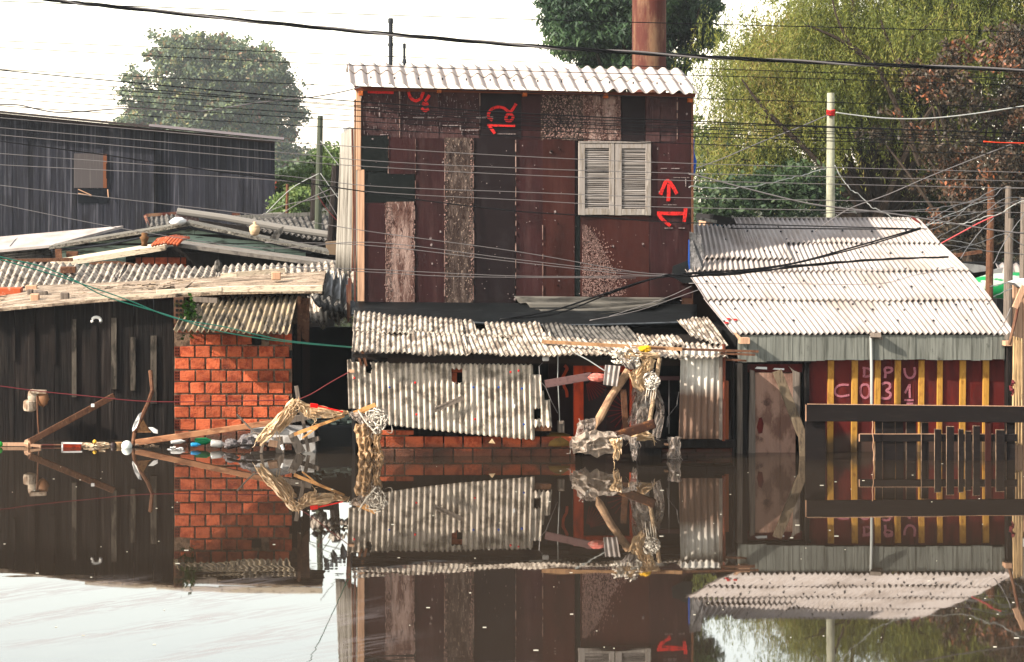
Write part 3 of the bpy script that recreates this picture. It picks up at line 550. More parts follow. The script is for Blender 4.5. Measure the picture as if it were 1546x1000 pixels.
rh.part('broken_slat', MB().prism([P(1140, 557, 28.09), P(1143, 554, 28.09), P(1158, 554.5, 28.09), P(1158, 558, 28.09)], .02).prism([P(1167, 558, 28.09), P(1170, 556, 28.09), P(1184, 556.5, 28.09), P(1184, 559, 28.09)], .02), foam, parent=dr)
# loose plank leaning over the door
pk = MB().bar(P(1173, 560, 27.95), P(1211, 657, 27.8), .125, .03).bar(P(1211, 655, 27.79), P(1214, 706, 27.7), .1, .03)
single('leaning_plank', 'long weathered grey plank leaning diagonally across the faded pink door', 'plank', pk, M('dun_plank', (.21, .165, .12), [((.1, .075, .055), (30, 30, 6), .45, .65, .8), ((.33, .27, .2), (14, 14, 5), .56, .7, .6)], rough=.9), bevel=.004)
# conduit and lamp lead down the wall
cd = MB().tube([P(1315, 508, 28.0), P(1316, 560, 28.0), P(1316, 611, 28.0)], .02, 8)
rh.part('conduit', cd, cablew)

# fence
FD = 27.3
fc = Thing('fence', 'black picket fence with a wide top rail standing in the water before the red wall', 'fence', (X_(1380, FD), FD, 0))
FX = lambda px: X_(px, FD)
fm = M('black_fence_wood', (.03, .022, .02), [((.06, .045, .04), (3, 3, 20), .5, .7, .6)], rough=.8)
fc.part('top_rail', MB().hexa([(FX(1217), FD-.03, Z_(636, FD)), (FX(1560), FD-.03, Z_(638, FD)), (FX(1560), FD, Z_(638, FD)), (FX(1217), FD, Z_(636, FD)), (FX(1218.5), FD-.03, Z_(610.5, FD)), (FX(1560), FD-.03, Z_(614, FD)), (FX(1560), FD, Z_(614, FD)), (FX(1218.5), FD, Z_(610.5, FD))]), fm, bevel=.004)
fc.part('sunlit_edge', MB().hexa([(FX(1218.5), FD-.028, Z_(610.4, FD)), (FX(1560), FD-.028, Z_(613.9, FD)), (FX(1560), FD-.004, Z_(613.9, FD)), (FX(1218.5), FD-.004, Z_(610.4, FD)), (FX(1218.5), FD-.028, Z_(609.7, FD)), (FX(1560), FD-.028, Z_(613.2, FD)), (FX(1560), FD-.004, Z_(613.2, FD)), (FX(1218.5), FD-.004, Z_(609.7, FD))]).box(FX(1216.6)-.006, FX(1216.6), FD-.028, FD-.004, Z_(636, FD), Z_(611, FD)), palepost)  # pale strips paint sunlight along the cut top and left end of the rail
fc.part('sunlit_edge', MB().box(FX(1298.3)-.008, FX(1298.3), FD+.003, FD+.028, Z_(667, FD), Z_(656, FD)).box(FX(1298.3), FX(1500), FD+.003, FD+.028, Z_(656, FD)+.0005, Z_(656, FD)+.006), palepost)  # same painted sunlight on the lower rail
fc.part('lower_rail', MB().box(FX(1298.5), FX(1536), FD+.001, FD+.03, Z_(667, FD), Z_(656, FD)), fm, bevel=.003)
fc.part('board', MB().box(FX(1217), FX(1247), FD+.03, FD+.055, -.5, Z_(634, FD)), fm)
for (a, b_, y, w) in [(1323, 1333, 622, 0), (1334, 1352, 621, 0), (1353, 1364.5, 621, 0), (1370, 1384, 621, 0), (1391, 1403, 638, 0), (1411, 1421, 648, 0), (1429, 1440, 644, 0), (1447, 1454.5, 648, 0), (1457, 1466, 651, 0), (1469, 1479, 643, 0), (1487, 1496, 634, 1), (1503.5, 1516, 649, 0), (1521.5, 1534, 622, 0)]:
    t = rnd.uniform(-.012, .012)
    pk_ = fc.part('picket', MB().hexa([(FX(a)+t, FD-.018, -.5), (FX(b_)+t, FD-.018, -.5), (FX(b_)+t, FD, -.5), (FX(a)+t, FD, -.5), (FX(a), FD-.018, Z_(y, FD)), (FX(b_), FD-.018, Z_(y+1, FD)), (FX(b_), FD, Z_(y+1, FD)), (FX(a), FD, Z_(y, FD))] if y > 640 or w else
                            [(FX(a)+t, FD+.001, -.5), (FX(b_)+t, FD+.001, -.5), (FX(b_)+t, FD+.02, -.5), (FX(a)+t, FD+.02, -.5), (FX(a), FD+.031, Z_(y, FD)), (FX(b_), FD+.031, Z_(y, FD)), (FX(b_), FD+.05, Z_(y, FD)), (FX(a), FD+.05, Z_(y, FD))]),
            redbrown if w else fm, label='single red brown picket' if w else None, bevel=.003)
    sunlit_mat = M('sunlit_edge', (.36, .27, .2), [((.12, .08, .06), (30, 30, 9), .42, .62, .9)], rough=.9); e_ = MB().box(FX(a)-.0055, FX(a)-.0005, FD-.016, FD-.002, -.4, Z_(y+.5, FD)).box(FX(a)-.008, FX(b_)-.002, FD-.016, FD-.002, Z_(y+.5, FD)+.0005, Z_(y+.5, FD)+.007) if y > 630 else MB().box(FX(a)-.0085, FX(a)-.0005, FD+.033, FD+.048, -.4, Z_(637, FD))
    if not w: fc.part('sunlit_edge', e_, sunlit_mat, parent=pk_)  # bare left edge of the picket, its sunlight put into the pale colour
pts = [P(1317+.7*math.sin(k*.9)+k*.12, 636+k*3.2, FD-.05) for k in range(22)]
single('rope', 'pale frayed rope dangling from the fence rail into the water', 'rope', MB().tube(pts, .006, 6), palepost)
# posts at the right edge
bp_ = MB()
for k in range(7): bp_.tube([P(1529+k*2.2, 672-(k % 3)*2, 27.6+.03*(k % 2)), P(1530+k*2.1, 580+rnd.uniform(-3, 3), 27.6), P(1531+k*1.9, 508+(k*5) % 9, 27.62)], .014, 6)
single('bamboo_bundle', 'sunlit bundle of split bamboo standing beyond the right end of the fence', 'bamboo post', bp_, M('bamboo', (.55, .4, .24), [((.25, .17, .1), (30, 30, 3), .45, .65, .8)], rough=.7, island=.25))
single('red_pole', 'thin red brown stick slanting up at the right end of the pale roof', 'stick', MB().tube([P(1524, 521, 27.7), P(1533, 482, 27.7), P(1537, 463, 27.7)], .022, 6), rust)
single('timber_stick', 'forked pale wooden branch leaning above the bamboo bundle', 'branch', MB().bar(P(1546, 432, 27.6), P(1532, 465, 27.6), .07, .03).bar(P(1549, 445, 27.6), P(1536, 455, 27.65), .03, .02), palepost)
single('corner_post', 'dark post at the right corner of the red house', 'post', MB().box(X_(1520.5, 28.0), X_(1528, 28.0), 27.98, 28.1, -.6, Z_(522, 28)), blackw)
single('twisted_rag', 'dark red twisted rag tied to the bamboo bundle', 'rag', MB().tube([P(1528+2*math.sin(k), 574+k*2.4, 27.5) for k in range(11)], [.01, .02, .03, .025, .03, .02, .03, .02, .018, .012, .006], 6), redl)
for (x, yt, yb, D, lab, w) in [(1495, 283, 440, 36, 'leftmost weathered wooden pole standing behind the right end of the pale roof', 6), (1521, 281, 480, 37.5, 'tall middle wooden pole behind the right end of the pale roof', 5), (1524, 330, 485, 36.5, 'thick split wooden pole beside the tall middle one at the right', 5.5), (1545, 298, 500, 36.8, 'wooden pole cut by the right edge of the frame', 6)]:
    mb = MB().tube([P(x-3, yb+60, D), P(x-1.5, yb, D), P(x, (yt+yb)/2, D), P(x+1.5, yt, D)], w*D/F, 9, r2=w*.85*D/F)
    if x == 1495: mb.bar(P(1489, 292, D-.08), P(1503, 310, D-.08), .05, .04)
    single('utility_pole', lab, 'pole', mb, greyw if x > 1500 else brownw, 'wooden poles at the right')
# ------------------------------------------------------------------ front shack
sh = Thing('shack', 'low flooded shack with old corrugated roof and orange door frame before the tall house', 'shack', (X_(815, 28), 28.6, 0))
def strip(name, pts_low, pts_top, Dl, Dt, n, mat, lift=0, seed=1, sheets=4, amp=.014, sag=.02, wob=.02, top=None):
    """roof strip whose lower and upper edges bend: several patches joined"""
    (xa, ya), (xb, yb) = pts_low; (xd, yd), (xc, yc) = pts_top
    up = Vector((0, 0, lift))
    return sh.part(name, MB().corr(P(xa, ya, Dl)+up, P(xb, yb, Dl)+up, P(xc, yc, Dt)+up, P(xd, yd, Dt)+up, n, amp, nv=6, seg=8, sheets=sheets, wob=wob, sag=sag, seed=seed, top=top), mat, smooth=True, solid=.006)
jag = lambda a, b, f: (lambda u: a + (b-a)*(.5+.5*math.sin(u*f)*math.sin(u*f*.37+1)))
strip('roof_sheet_row', [(531, 531), (708, 537)], [(534, 497), (700, 505)], 27.4, 28.1, 22, roofo, 0, 21)
strip('roof_sheet_row', [(532, 503), (700, 511)], [(535, 472), (697, 486)], 28.0, 29.3, 21, roofo, .02, 22)
strip('roof_sheet_row', [(704, 537), (905, 537)], [(694, 505), (880, 511)], 27.4, 28.15, 25, roofo, .004, 23)
strip('roof_sheet_row', [(690, 513), (835, 517)], [(686, 487), (824, 491)], 28.05, 29.2, 17, roofo, .024, 24, top=lambda u: 1 if u < .22 or .33 < u < .93 else .45)
strip('roof_sheet_row', [(903, 536), (1030, 542)], [(876, 513), (1010, 517)], 27.4, 28.15, 17, roofo, .0, 25)
strip('roof_sheet_row', [(830, 517), (975, 524)], [(818, 491), (946, 497)], 28.05, 29.2, 18, roofd, .02, 26)
strip('roof_sheet_row', [(965, 524), (1035, 525)], [(955, 508), (1022, 511)], 28.0, 28.8, 9, roofo, .028, 27)
strip('roof_sheet_row', [(1040, 512), (1099, 528)], [(1022, 488), (1068, 484)], 28.1, 29.2, 8, roofo, .045, 28)
strip('roof_sheet_row', [(1030, 541), (1100, 541)], [(1020, 518), (1092, 520)], 27.4, 28.2, 8.5, roofo, .006, 29)
sh.part('roof_boards', MB().hexa([P(533, 540, 27.6), P(1098, 545, 27.6), P(1098, 545, 27.7), P(533, 540, 27.7), P(533, 534, 27.6), P(1098, 539, 27.6), P(1098, 539, 27.7), P(533, 534, 27.7)]), darkw)
sh.part('roof_underlay', MB().hexa([P(536, 544, 27.75), P(1096, 548, 27.75), P(1075, 500, 29.9), P(540, 490, 29.9), P(536, 541, 27.75), P(1096, 545, 27.75), P(1075, 497, 29.9), P(540, 487, 29.9)]), darkw)
sh.part('beam', MB().hexa([P(585, 549, 27.66), P(860, 549, 27.66), P(860, 549, 27.72), P(585, 549, 27.72), P(585, 540, 27.66), P(860, 542, 27.66), P(860, 542, 27.72), P(585, 540, 27.72)]).box(X_(860, 27.7), X_(1030, 27.7), 27.66, 27.72, Z_(552, 27.7), Z_(540, 27.7)), M('dark_brown_beam', (.06, .04, .032), rough=.9))
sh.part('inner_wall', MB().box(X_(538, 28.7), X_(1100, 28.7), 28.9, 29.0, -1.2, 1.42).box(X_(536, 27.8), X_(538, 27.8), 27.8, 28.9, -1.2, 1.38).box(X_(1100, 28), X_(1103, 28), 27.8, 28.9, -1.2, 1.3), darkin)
# brick base
def bricks(mb, x0, x1, z0, z1, y, bw, bh, gap, th, skip=None, j=.003, off=.5):
    r = 0; z = z0
    while z < z1:
        x = x0 - (bw*off if r % 2 else 0); c = 0
        while x < x1:
            a, b_ = max(x, x0), min(x+bw-gap, x1)
            if b_-a > bw*.18 and not (skip and skip(r, c, (a+b_)/2, z)):
                q = rnd.uniform(-.004, .005); mb.box(a, b_, y-th-q, y, z+rnd.uniform(0, .004), min(z1, z+bh-gap), j)
            x += bw; c += 1
        z += bh; r += 1
bb = MB(); bricks(bb, X_(568, 27.8), X_(868, 27.8), Z_(694, 27.8)-.33, Z_(650, 27.8), 27.8, .26, .165, .02, .03, skip=lambda r, c, x, z: z > Z_(668, 27.8) and x > X_(618, 27.8))
sh.part('brick_base', bb, brick, bevel=.004)
sh.part('base_mortar', MB().box(X_(568, 27.8), X_(617, 27.8), 27.785, 27.86, -.8, Z_(650, 27.8)).box(X_(617, 27.8), X_(868, 27.8), 27.786, 27.859, -.8, Z_(670, 27.8)), mortar)
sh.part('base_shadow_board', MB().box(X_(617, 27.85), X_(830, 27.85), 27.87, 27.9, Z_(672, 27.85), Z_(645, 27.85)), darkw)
b2 = MB(); bricks(b2, X_(999, 27.8), X_(1108, 27.8), -.35, Z_(677, 27.8), 27.8, .23, .2, .015, .03)
sh.part('brick_base', b2, brickd, bevel=.004); sh.part('base_mortar', MB().box(X_(999, 27.8), X_(1108, 27.8), 27.785, 27.86, -.8, Z_(677, 27.8)), mortar)
sh.part('sill', MB().box(X_(962, 27.7), X_(1109, 27.7), 27.64, 27.8, Z_(675, 27.7), Z_(664, 27.7)).box(X_(965, 27.75), X_(998, 27.75), 27.72, 27.8, -.8, Z_(675, 27.7)), blackw)
# siding made of an old corrugated sheet, with its torn outline
x0, x1 = 524., 805.
def sd_top(x): return 543 if x < 530 else 546.5 if x < 560 else 547 + 4*(x-560)/245 + 1.2*math.sin(x*.9)
def sd_bot(x): return 617 if x < 533 else 617 + 9*(x-533)/20 if x < 553 else 634 + 30*((x-553)/252)**.7 + .8*math.sin(x*.7)
def siding(xa, xb, ft_, fb_, n, D, seed, holes=()):
    mb = MB(); nu = int(n*8); nv = 26; b0 = 0; tl = .03
    for i in range(nu+1):
        u = i/nu; x = xa+(xb-xa)*u
        for j in range(nv+1):
            v = j/nv; y = fb_(x)+(ft_(x)-fb_(x))*v
            p = P(x + 2.5*(1-v), y, D + .05*(v-1)*2); p.y -= .027*math.cos(2*math.pi*n*u) + .02*math.sin(u*9+v*2); mb.v.append(tuple(p))
    for i in range(nu):
        for j in range(nv):
            x = xa+(xb-xa)*(i+.5)/nu; y = fb_(x)+(ft_(x)-fb_(x))*(j+.5)/nv
            if any(h(x, y) for h in holes): continue
            a_ = i*(nv+1)+j; mb.f.append((a_, a_+nv+1, a_+nv+2, a_+1))
    return mb
hole1 = lambda x, y: ((x-556.5)/5)**2 + ((y-556)/9)**2 < 1 or ((x-551)/4)**2+((y-546)/4)**2 < 1
hole2 = lambda x, y: 681.5 < x < 698 and 558 < y < 579 - (2 if x < 686 else 0)
sh.part('siding_sheet', siding(x0, x1, sd_top, sd_bot, 31.5, 27.66, 1, (hole1, hole2)), sidem, smooth=True, solid=.006)
sh.part('siding_sheet', siding(799, 831, lambda x: 566 if x < 817 else 590 if x < 821 else 604, lambda x: 644+2*math.sin(x), 3.6, 27.58, 2, (lambda x, y: 804 < x < 815 and 617 < y < 634,)), sidem, smooth=True, solid=.006)
sh.part('brick_behind_hole', MB().box(X_(677, 27.75), X_(702, 27.75), 27.76, 27.8, Z_(562.5, 27.75), Z_(555, 27.75)).box(X_(680, 27.75), X_(690, 27.75), 27.765, 27.8, Z_(582, 27.75), Z_(563.5, 27.75)), brick)
sh.part('side_post', MB().bar(P(540, 536, 27.62), P(546, 552, 27.62), .03, .03).bar(P(547, 530, 27.62), P(553, 553, 27.62), .035, .03), brownw)
nb = MB(); nb2 = MB()
for (x, y, c) in [(535, 571, 1), (588, 585, 0), (627, 578, 1), (629, 626, 1), (717, 633, 1), (715, 585, 0), (753, 585, 2), (783, 560, 1), (788, 587, 2), (791, 641, 2), (771, 562, 1)]:
    (nb if c == 1 else nb2).ball(P(x, y, 27.5), .016, nu=8, nv=5)
sh.part('red_nail_caps', nb, redp); sh.part('blue_nail_caps', nb2, M('blue_cap', (.03, .1, .35), rough=.5))
sh.part('sheet_end_block', MB().box(X_(527, 27.5), X_(535, 27.5), 27.5, 27.6, Z_(563, 27.5), Z_(559, 27.5)), palepost)
sh.part('sheet_scrap', MB().prism([P(774, 609, 27.52), P(778, 611, 27.52), P(777, 617, 27.52), P(774, 615, 27.52)], .004), foam)
single('short_plank', 'short grey plank stuck slanting against the corrugated siding', 'plank', MB().bar(P(656, 620, 27.52), P(700, 601, 27.5), .05, .03).bar(P(656, 616.5, 27.51), P(696, 599, 27.5), .018, .03), greyw)
# orange door frame, dark leaves with sunburst
DF = 27.95
sh.part('door_frame', MB().box(X_(866, DF), X_(880.5, DF), DF-.04, DF+.04, Z_(658, DF), Z_(547, DF)).box(X_(880.5, DF), X_(960, DF), DF-.038, DF+.04, Z_(562, DF), Z_(550, DF)).box(X_(951, DF), X_(960.5, DF), DF-.04, DF+.04, Z_(658, DF), Z_(562, DF)), orangew, bevel=.005)
lf = sh.part('door_leaf', MB().box(X_(881, DF), X_(915, DF), DF+.05, DF+.08, -.3, Z_(562, DF)).box(X_(916, DF), X_(950.5, DF), DF+.055, DF+.08, -.3, Z_(562, DF)), M('dark_door', (.04, .022, .022), [((.09, .03, .025), (6, 6, 6), .5, .7, .7)], rough=.6))
for (cx, cy, a0, a1, l0, l1) in [(884, 572, 15, 80, 8, 34), (948, 620, 110, 250, 6, 32)]:
    sb = MB()
    for k in range(9):
        a = R(a0+(a1-a0)*k/8); sb.bar(P(cx+l0*math.cos(a), cy+l0*math.sin(a), DF+.045), P(cx+l1*math.cos(a), cy+l1*math.sin(a), DF+.045), .012, .008)
    sh.part('sunburst_slats', sb, M('dull_red_bar', (.22, .03, .025), rough=.7), parent=lf)
mk = MB(); mk.ribbon([(X_(x, 28.2), Z_(y, 28.2)) for x, y in [(852, 552), (856, 556), (853, 563), (850, 570), (851, 582), (855, 590), (856, 600)]], .04, 28.19)
sh.part('red_scrawl', mk, orangew)
sh.part('dark_partition', MB().box(X_(828, 28.2), X_(866, 28.2), 28.2, 28.24, -.5, Z_(545, 28.2)), M('dark_red_inside', (.045, .016, .014), rough=.9))
sh.part('cross_bar', MB().box(X_(993, 27.9), X_(1025, 27.9), 27.86, 27.92, Z_(574, 27.9), Z_(568, 27.9)), M('dusky_bar', (.16, .09, .09), rough=.8))
sh.part('inner_post', MB().box(X_(1104, 27.8), X_(1108, 27.8), 27.75, 27.85, -.5, Z_(545, 27.8)).box(X_(962, 28), X_(967, 28), 28, 28.05, -.5, Z_(548, 28)), blackw)
sh.part('door_post', MB().box(X_(1094, 27.75), X_(1099.5, 27.75), 27.72, 27.78, Z_(664, 27.75), Z_(575, 27.75)), M('orange_brown_wood', (.3, .11, .05), rough=.8), bevel=.004)
sh.part('junction_box', MB().box(X_(842, 27.8), X_(851.5, 27.8), 27.75, 27.83, Z_(653, 27.8), Z_(635, 27.8)).box(X_(843, 27.8), X_(850, 27.8), 27.73, 27.8, Z_(640, 27.8), Z_(635.5, 27.8)), greyw, bevel=.006)
# stained corrugated panel
stm = M('stained_fibre_sheet', (.66, .62, .56), [((.38, .34, .3), (9, 9, 2), .45, .65, .6)], rough=.8)
def stain(m, zlo, zhi, col):
    N = m.node_tree.nodes; L = m.node_tree.links; b = N['Principled BSDF']; cur = b.inputs['Base Color'].links[0].from_socket
    tc = N.new('ShaderNodeTexCoord'); s = N.new('ShaderNodeSeparateXYZ'); L.new(tc.outputs['Object'], s.inputs[0]); no = N.new('ShaderNodeTexNoise'); no.inputs['Scale'].default_value = 5; L.new(tc.outputs['Object'], no.inputs['Vector'])
    a = N.new('ShaderNodeMath'); a.operation = 'MULTIPLY_ADD'; L.new(no.outputs['Fac'], a.inputs[0]); a.inputs[1].default_value = .16; L.new(s.outputs['Z'], a.inputs[2])
    mr = N.new('ShaderNodeMapRange'); mr.inputs['From Min'].default_value = zhi+.08; mr.inputs['From Max'].default_value = zlo+.08; mr.inputs['To Max'].default_value = .92; L.new(a.outputs[0], mr.inputs['Value'])
    mx = N.new('ShaderNodeMix'); mx.data_type = 'RGBA'; L.new(mr.outputs[0], mx.inputs['Factor']); L.new(cur, mx.inputs['A']); mx.inputs['B'].default_value = (*T_(col), 1); L.new(mx.outputs['Result'], b.inputs['Base Color'])
stp = Thing('stained_sheet', 'upright pale corrugated sheet with brown flood stain on its lower half', 'corrugated sheet', P(1058, 663, 27.5))
za, zb = Z_(600, 27.5)-stp.o.z, Z_(570, 27.5)-stp.o.z; stain(stm, za, zb, (.2, .115, .075))
a, b_, c_, d_ = P(1024.5, 663, 27.5), P(1087, 663, 27.5), P(1089.5, 526.5, 27.55), P(1027.5, 526.5, 27.55)
stp.part('sheet', MB().corr(a, b_, c_, d_, 6.2, .016, nv=8, seg=12), stm, smooth=True, solid=.007)
stp.part('edge_pole', MB().tube([P(1092.5, 666, 27.52), P(1093, 520, 27.56)], .022, 8), M('red_brown_pole', (.3, .11, .07), [((.15, .06, .04), (30, 30, 5), .45, .65, .7)], rough=.8))
stp.part('edge_lath', MB().box(X_(1086, 27.45), X_(1090.5, 27.45), 27.44, 27.47, Z_(664, 27.45), Z_(530, 27.45)), greyw)
single('long_batten', 'long thin wooden batten lying slanting across the low corrugated roof', 'batten', MB().bar(P(818, 516, 27.75), P(1030, 527.5, 27.3), .045, .04), palepost and M('tan_batten', (.42, .27, .16), [((.22, .13, .08), (14, 14, 14), .45, .65, .7)], rough=.8))
single('batten_bundle', 'bundle of dark battens sticking out over the stained panel towards the red house', 'battens', MB().bar(P(968, 525.5, 27.36), P(1145, 531, 27.3), .03, .03).bar(P(1088, 533.5, 27.34), P(1140, 536, 27.3), .028, .03).bar(P(1095, 543, 27.5), P(1127, 545, 27.4), .025, .03), brownw)
# leaning poles, plank, wraps in front of the orange door
single('tilted_pole', 'pale round pole leaning diagonally before the orange door frame', 'pole', MB().tube([P(894, 662, 27.2), P(905, 632, 27.25), P(922, 600, 27.3), P(949, 560, 27.35)], [.06, .055, .05, .055], 9), M('pale_pole', (.48, .33, .22), [((.26, .17, .12), (9, 9, 9), .42, .6, .8), ((.6, .48, .36), (20, 20, 8), .56, .7, .7)], rough=.85))
single('round_pole', 'thin mottled stick standing nearly upright right of the wrapped poles', 'pole', MB().tube([P(980.5, 638, 27.2), P(986, 605, 27.2), P(996, 541, 27.3)], .028, 8), M('mottled_stick', (.5, .38, .26), [((.2, .13, .09), (60, 60, 30), .46, .58, .8)], rough=.8))
single('split_board', 'narrow brown board standing behind the leaning pole in the doorway', 'board', MB().bar(P(941, 588, 27.7), P(945, 650, 27.7), .075, .03), brownw)
single('charred_beam', 'dark rusty beam resting slanting on the plastic heap at the waterline', 'beam', MB().bar(P(922, 661, 27.15), P(989, 639.5, 27.0), .115, .08), M('rusty_beam_wood', (.09, .045, .03), [((.35, .18, .08), (9, 9, 9), .54, .68, .7)], rough=.85), bevel=.01)
single('slanting_board', 'smooth brown board jutting left from the pink taped end in the doorway', 'board', MB().bar(P(823, 580, 27.4), P(893, 568, 27.3), .1, .03), M('mauve_board', (.19, .12, .115), [((.1, .06, .06), (20, 8, 20), .48, .68, .6)], rough=.6))
single('taped_end', 'crinkled pink tape wrapped round the end of the slanting board', 'tape', MB().ball(P(902, 570, 27.28), .12, .05, .055, j=.14), M('pink_tape', (.6, .22, .18), [((.7, .5, .42), (30, 30, 30), .5, .65, .7)], rough=.5))
a, b_, c_, d_ = P(911, 581, 27.25), P(932, 584, 27.2), P(937, 553, 27.22), P(914, 551, 27.27)
single('corrugated_scrap', 'small square scrap of corrugated sheet hanging before the orange door frame', 'corrugated sheet', MB().corr(a, b_, c_, d_, 3, .016, nv=3, seg=12), roofw, smooth=True, solid=.007)
a, b_, c_, d_ = P(945, 556, 27.2), P(968, 560, 27.15), P(960, 528, 27.25), P(928, 530, 27.3)
single('corrugated_scrap', 'crumpled corrugated scrap tangled in white wrapping under the eave', 'corrugated sheet', MB().corr(a, b_, c_, d_, 4, .02, nv=4, seg=10, sag=.05), roofw, smooth=True, solid=.007)
def drape(spine, widths, folds=4, amp=.02, n=8, D=None, seed=0, tw=0):
    """crumpled hanging film that follows a spine of (px, py, D); widths in px"""
    r = random.Random(seed); mb = MB(); S_ = [Vector(s) for s in spine]; m = len(S_); rows = (m-1)*4
    ph = [r.uniform(0, 6) for _ in range(6)]; pw = r.uniform(.7, 1.4)
    rag = [r.uniform(-2.5, 3.5) for _ in range(n+1)]
    for i in range(rows+1):
        t = i/rows*(m-1); k = min(int(t), m-2); f = t-k; c = S_[k].lerp(S_[k+1], f); w = widths[k]+(widths[k+1]-widths[k])*f
        d = (S_[k+1]-S_[k]); pr_ = Vector((-d.y, d.x)); pr_.normalize()
        for j in range(n+1):
            u = j/n-.5; uu = u + .02*math.sin(j*2.3+i*.9+ph[0])
            wv = w*(1+.12*math.sin(i*.7+ph[4])+.08*math.sin(i*1.7+ph[5])); x = c.x + pr_.x*uu*wv + r.uniform(-.9, .9); y = c.y + pr_.y*uu*wv + r.uniform(-.9, .9)
            tear = rag[j] if i >= rows-1 else rag[j]*.5 if i == rows-2 else 0
            x += d.x/max(1e-6, d.length)*tear; y += d.y/max(1e-6, d.length)*tear
            dd = .34*amp*(math.sin(u*6.283*folds*pw+ph[1]+i*.1+.5*math.sin(i*.5+ph[3])) + .6*math.sin(u*6.283*folds*1.9+ph[2]-i*.2)) - .35*amp*math.cos(u*3.14)*2 + r.uniform(-.75, .75)*amp
            mb.v.append(tuple(P(x, y, c.z+dd)))
    for i in range(rows):
        for j in range(n):
            a = i*(n+1)+j; mb.f.append((a, a+1, a+n+2, a+n+1))
    return mb
def wrap(name, lab, cat, parts, mat, group=None):
    t = MB()
    for p in parts:
        q = drape(*p[:2], **(p[2] if len(p) > 2 else {})); n = len(t.v); t.v += q.v; t.f += [tuple(n+i for i in f) for f in q.f]
    for p in parts:        # loose torn threads
        for _ in range(5):
            k = rnd.randrange(len(p[0])); x, y, D = p[0][k]; w = p[1][k]; x += rnd.uniform(-.5, .5)*w; y += rnd.uniform(-4, 4)
            t.tube([P(x, y, D-.05), P(x+rnd.uniform(-4, 4), y+rnd.uniform(2, 7), D-.08), P(x+rnd.uniform(-6, 6), y+rnd.uniform(5, 15), D-.06)], rnd.uniform(.003, .008), 4, r2=.002)
    return single(name, lab, cat, t, mat, group, solid=.003)
wrap('plastic_wrap', 'long brown translucent plastic hanging down behind the leaning poles', 'plastic sheet', [([(975, 556, 27.35), (972, 590, 27.35), (968, 620, 27.4), (966, 650, 27.4)], [26, 22, 24, 30], dict(seed=1, folds=3, amp=.04)), ([(990, 590, 27.4), (998, 620, 27.45), (990, 660, 27.4)], [10, 12, 16], dict(seed=2, folds=2, amp=.03)), ([(965, 570, 27.4), (960, 610, 27.42), (952, 636, 27.45)], [18, 12, 8], dict(seed=12, folds=2, amp=.03))], filmg)
wrap('plastic_wrap', 'cream plastic knotted round the pole tops under the eave', 'plastic sheet', [([(930, 533, 27.15), (950, 535, 27.1), (970, 537, 27.1), (994, 537, 27.15)], [10, 14, 8, 10], dict(seed=3, folds=2, amp=.04)), ([(984, 540, 27.1), (976, 552, 27.1), (960, 570, 27.12)], [14, 20, 12], dict(seed=4, folds=3, amp=.04)), ([(955, 560, 27.15), (962, 575, 27.15), (972, 590, 27.2)], [14, 18, 10], dict(seed=5, folds=3, amp=.03))], filmc)
kn = MB()
def loops(kn, cx, cy, n, rx, ry, D, th, spread=5):
    for k in range(n):
        a0 = rnd.uniform(0, 6.28); ex = rnd.uniform(.35, 1)*rx; ey = rnd.uniform(.3, 1)*ry; tl = rnd.uniform(0, 3.14); ox, oy = cx+rnd.gauss(0, spread), cy+rnd.gauss(0, spread); arc = rnd.uniform(.25, .62)
        pts = []
        for t in range(8):
            a = a0+t*arc; u, v = ex*math.cos(a), ey*math.sin(a); pts.append(P(ox+u*math.cos(tl)-v*math.sin(tl)+rnd.uniform(-.6, .6), oy+u*math.sin(tl)+v*math.cos(tl)+rnd.uniform(-.6, .6), D+.05*math.sin(t+k)))
        w0 = rnd.uniform(*th); kn.tube(pts, w0, 5, r2=w0*rnd.uniform(.3, 1))
    return kn
loops(kn, 984, 575, 30, 12, 7, 27.05, (.005, .017), 3.2)
for k in range(5): kn.tube([P(978+k*3, 582, 27.1), P(976+k*3.5, 592+k, 27.1), P(974+k*3.6, 600+rnd.uniform(0, 14), 27.12)], .008, 5, r2=.003)
single('knotted_wrapping', 'white stranded wrapping twisted in loops round the thin stick', 'wrapping', kn, M('white_strand', (.72, .66, .58), [((.5, .4, .32), (20, 20, 20), .5, .65, .6)], rough=.6))
fr = MB()
for k in range(34):
    x, y = rnd.uniform(928, 965), rnd.uniform(524, 546); a0 = rnd.uniform(0, 3.14)
    fr.tube([P(x, y, 27.08+rnd.uniform(0, .1)), P(x+6*math.cos(a0), y+5*math.sin(a0), 27.05), P(x+9*math.cos(a0+.6), y+8*math.sin(a0+.6), 27.1)], rnd.uniform(.006, .02), 5)
single('shredded_wrapping', 'shredded white wrapping spilling over the eave above the small sheet scrap', 'wrapping', fr, MC['white_strand'])
single('yellow_bag', 'small crumpled bright yellow bag on the low roof edge', 'bag', MB().ball(P(974, 527, 27.3), .085, .06, .045, j=.25), M('yellow_plastic', (.75, .48, .05), rough=.5))
wrap('plastic_bag', 'crumpled grey white bag standing left of the leaning pole', 'plastic bag', [([(886, 633, 27.4), (888, 645, 27.3), (880, 662, 27.3), (872, 680, 27.3)], [24, 30, 30, 24], dict(seed=6, folds=3, amp=.05))], filmg)
wrap('plastic_sheet', 'broad creased grey plastic sheet trailing into the water below the door', 'plastic sheet', [([(864, 672, 27.1), (885, 670, 27.0), (905, 669, 27.0), (932, 668, 27.0)], [26, 34, 36, 34], dict(seed=7, folds=3, amp=.05))], film('pale_film', (.5, .42, .35), .6, 1))
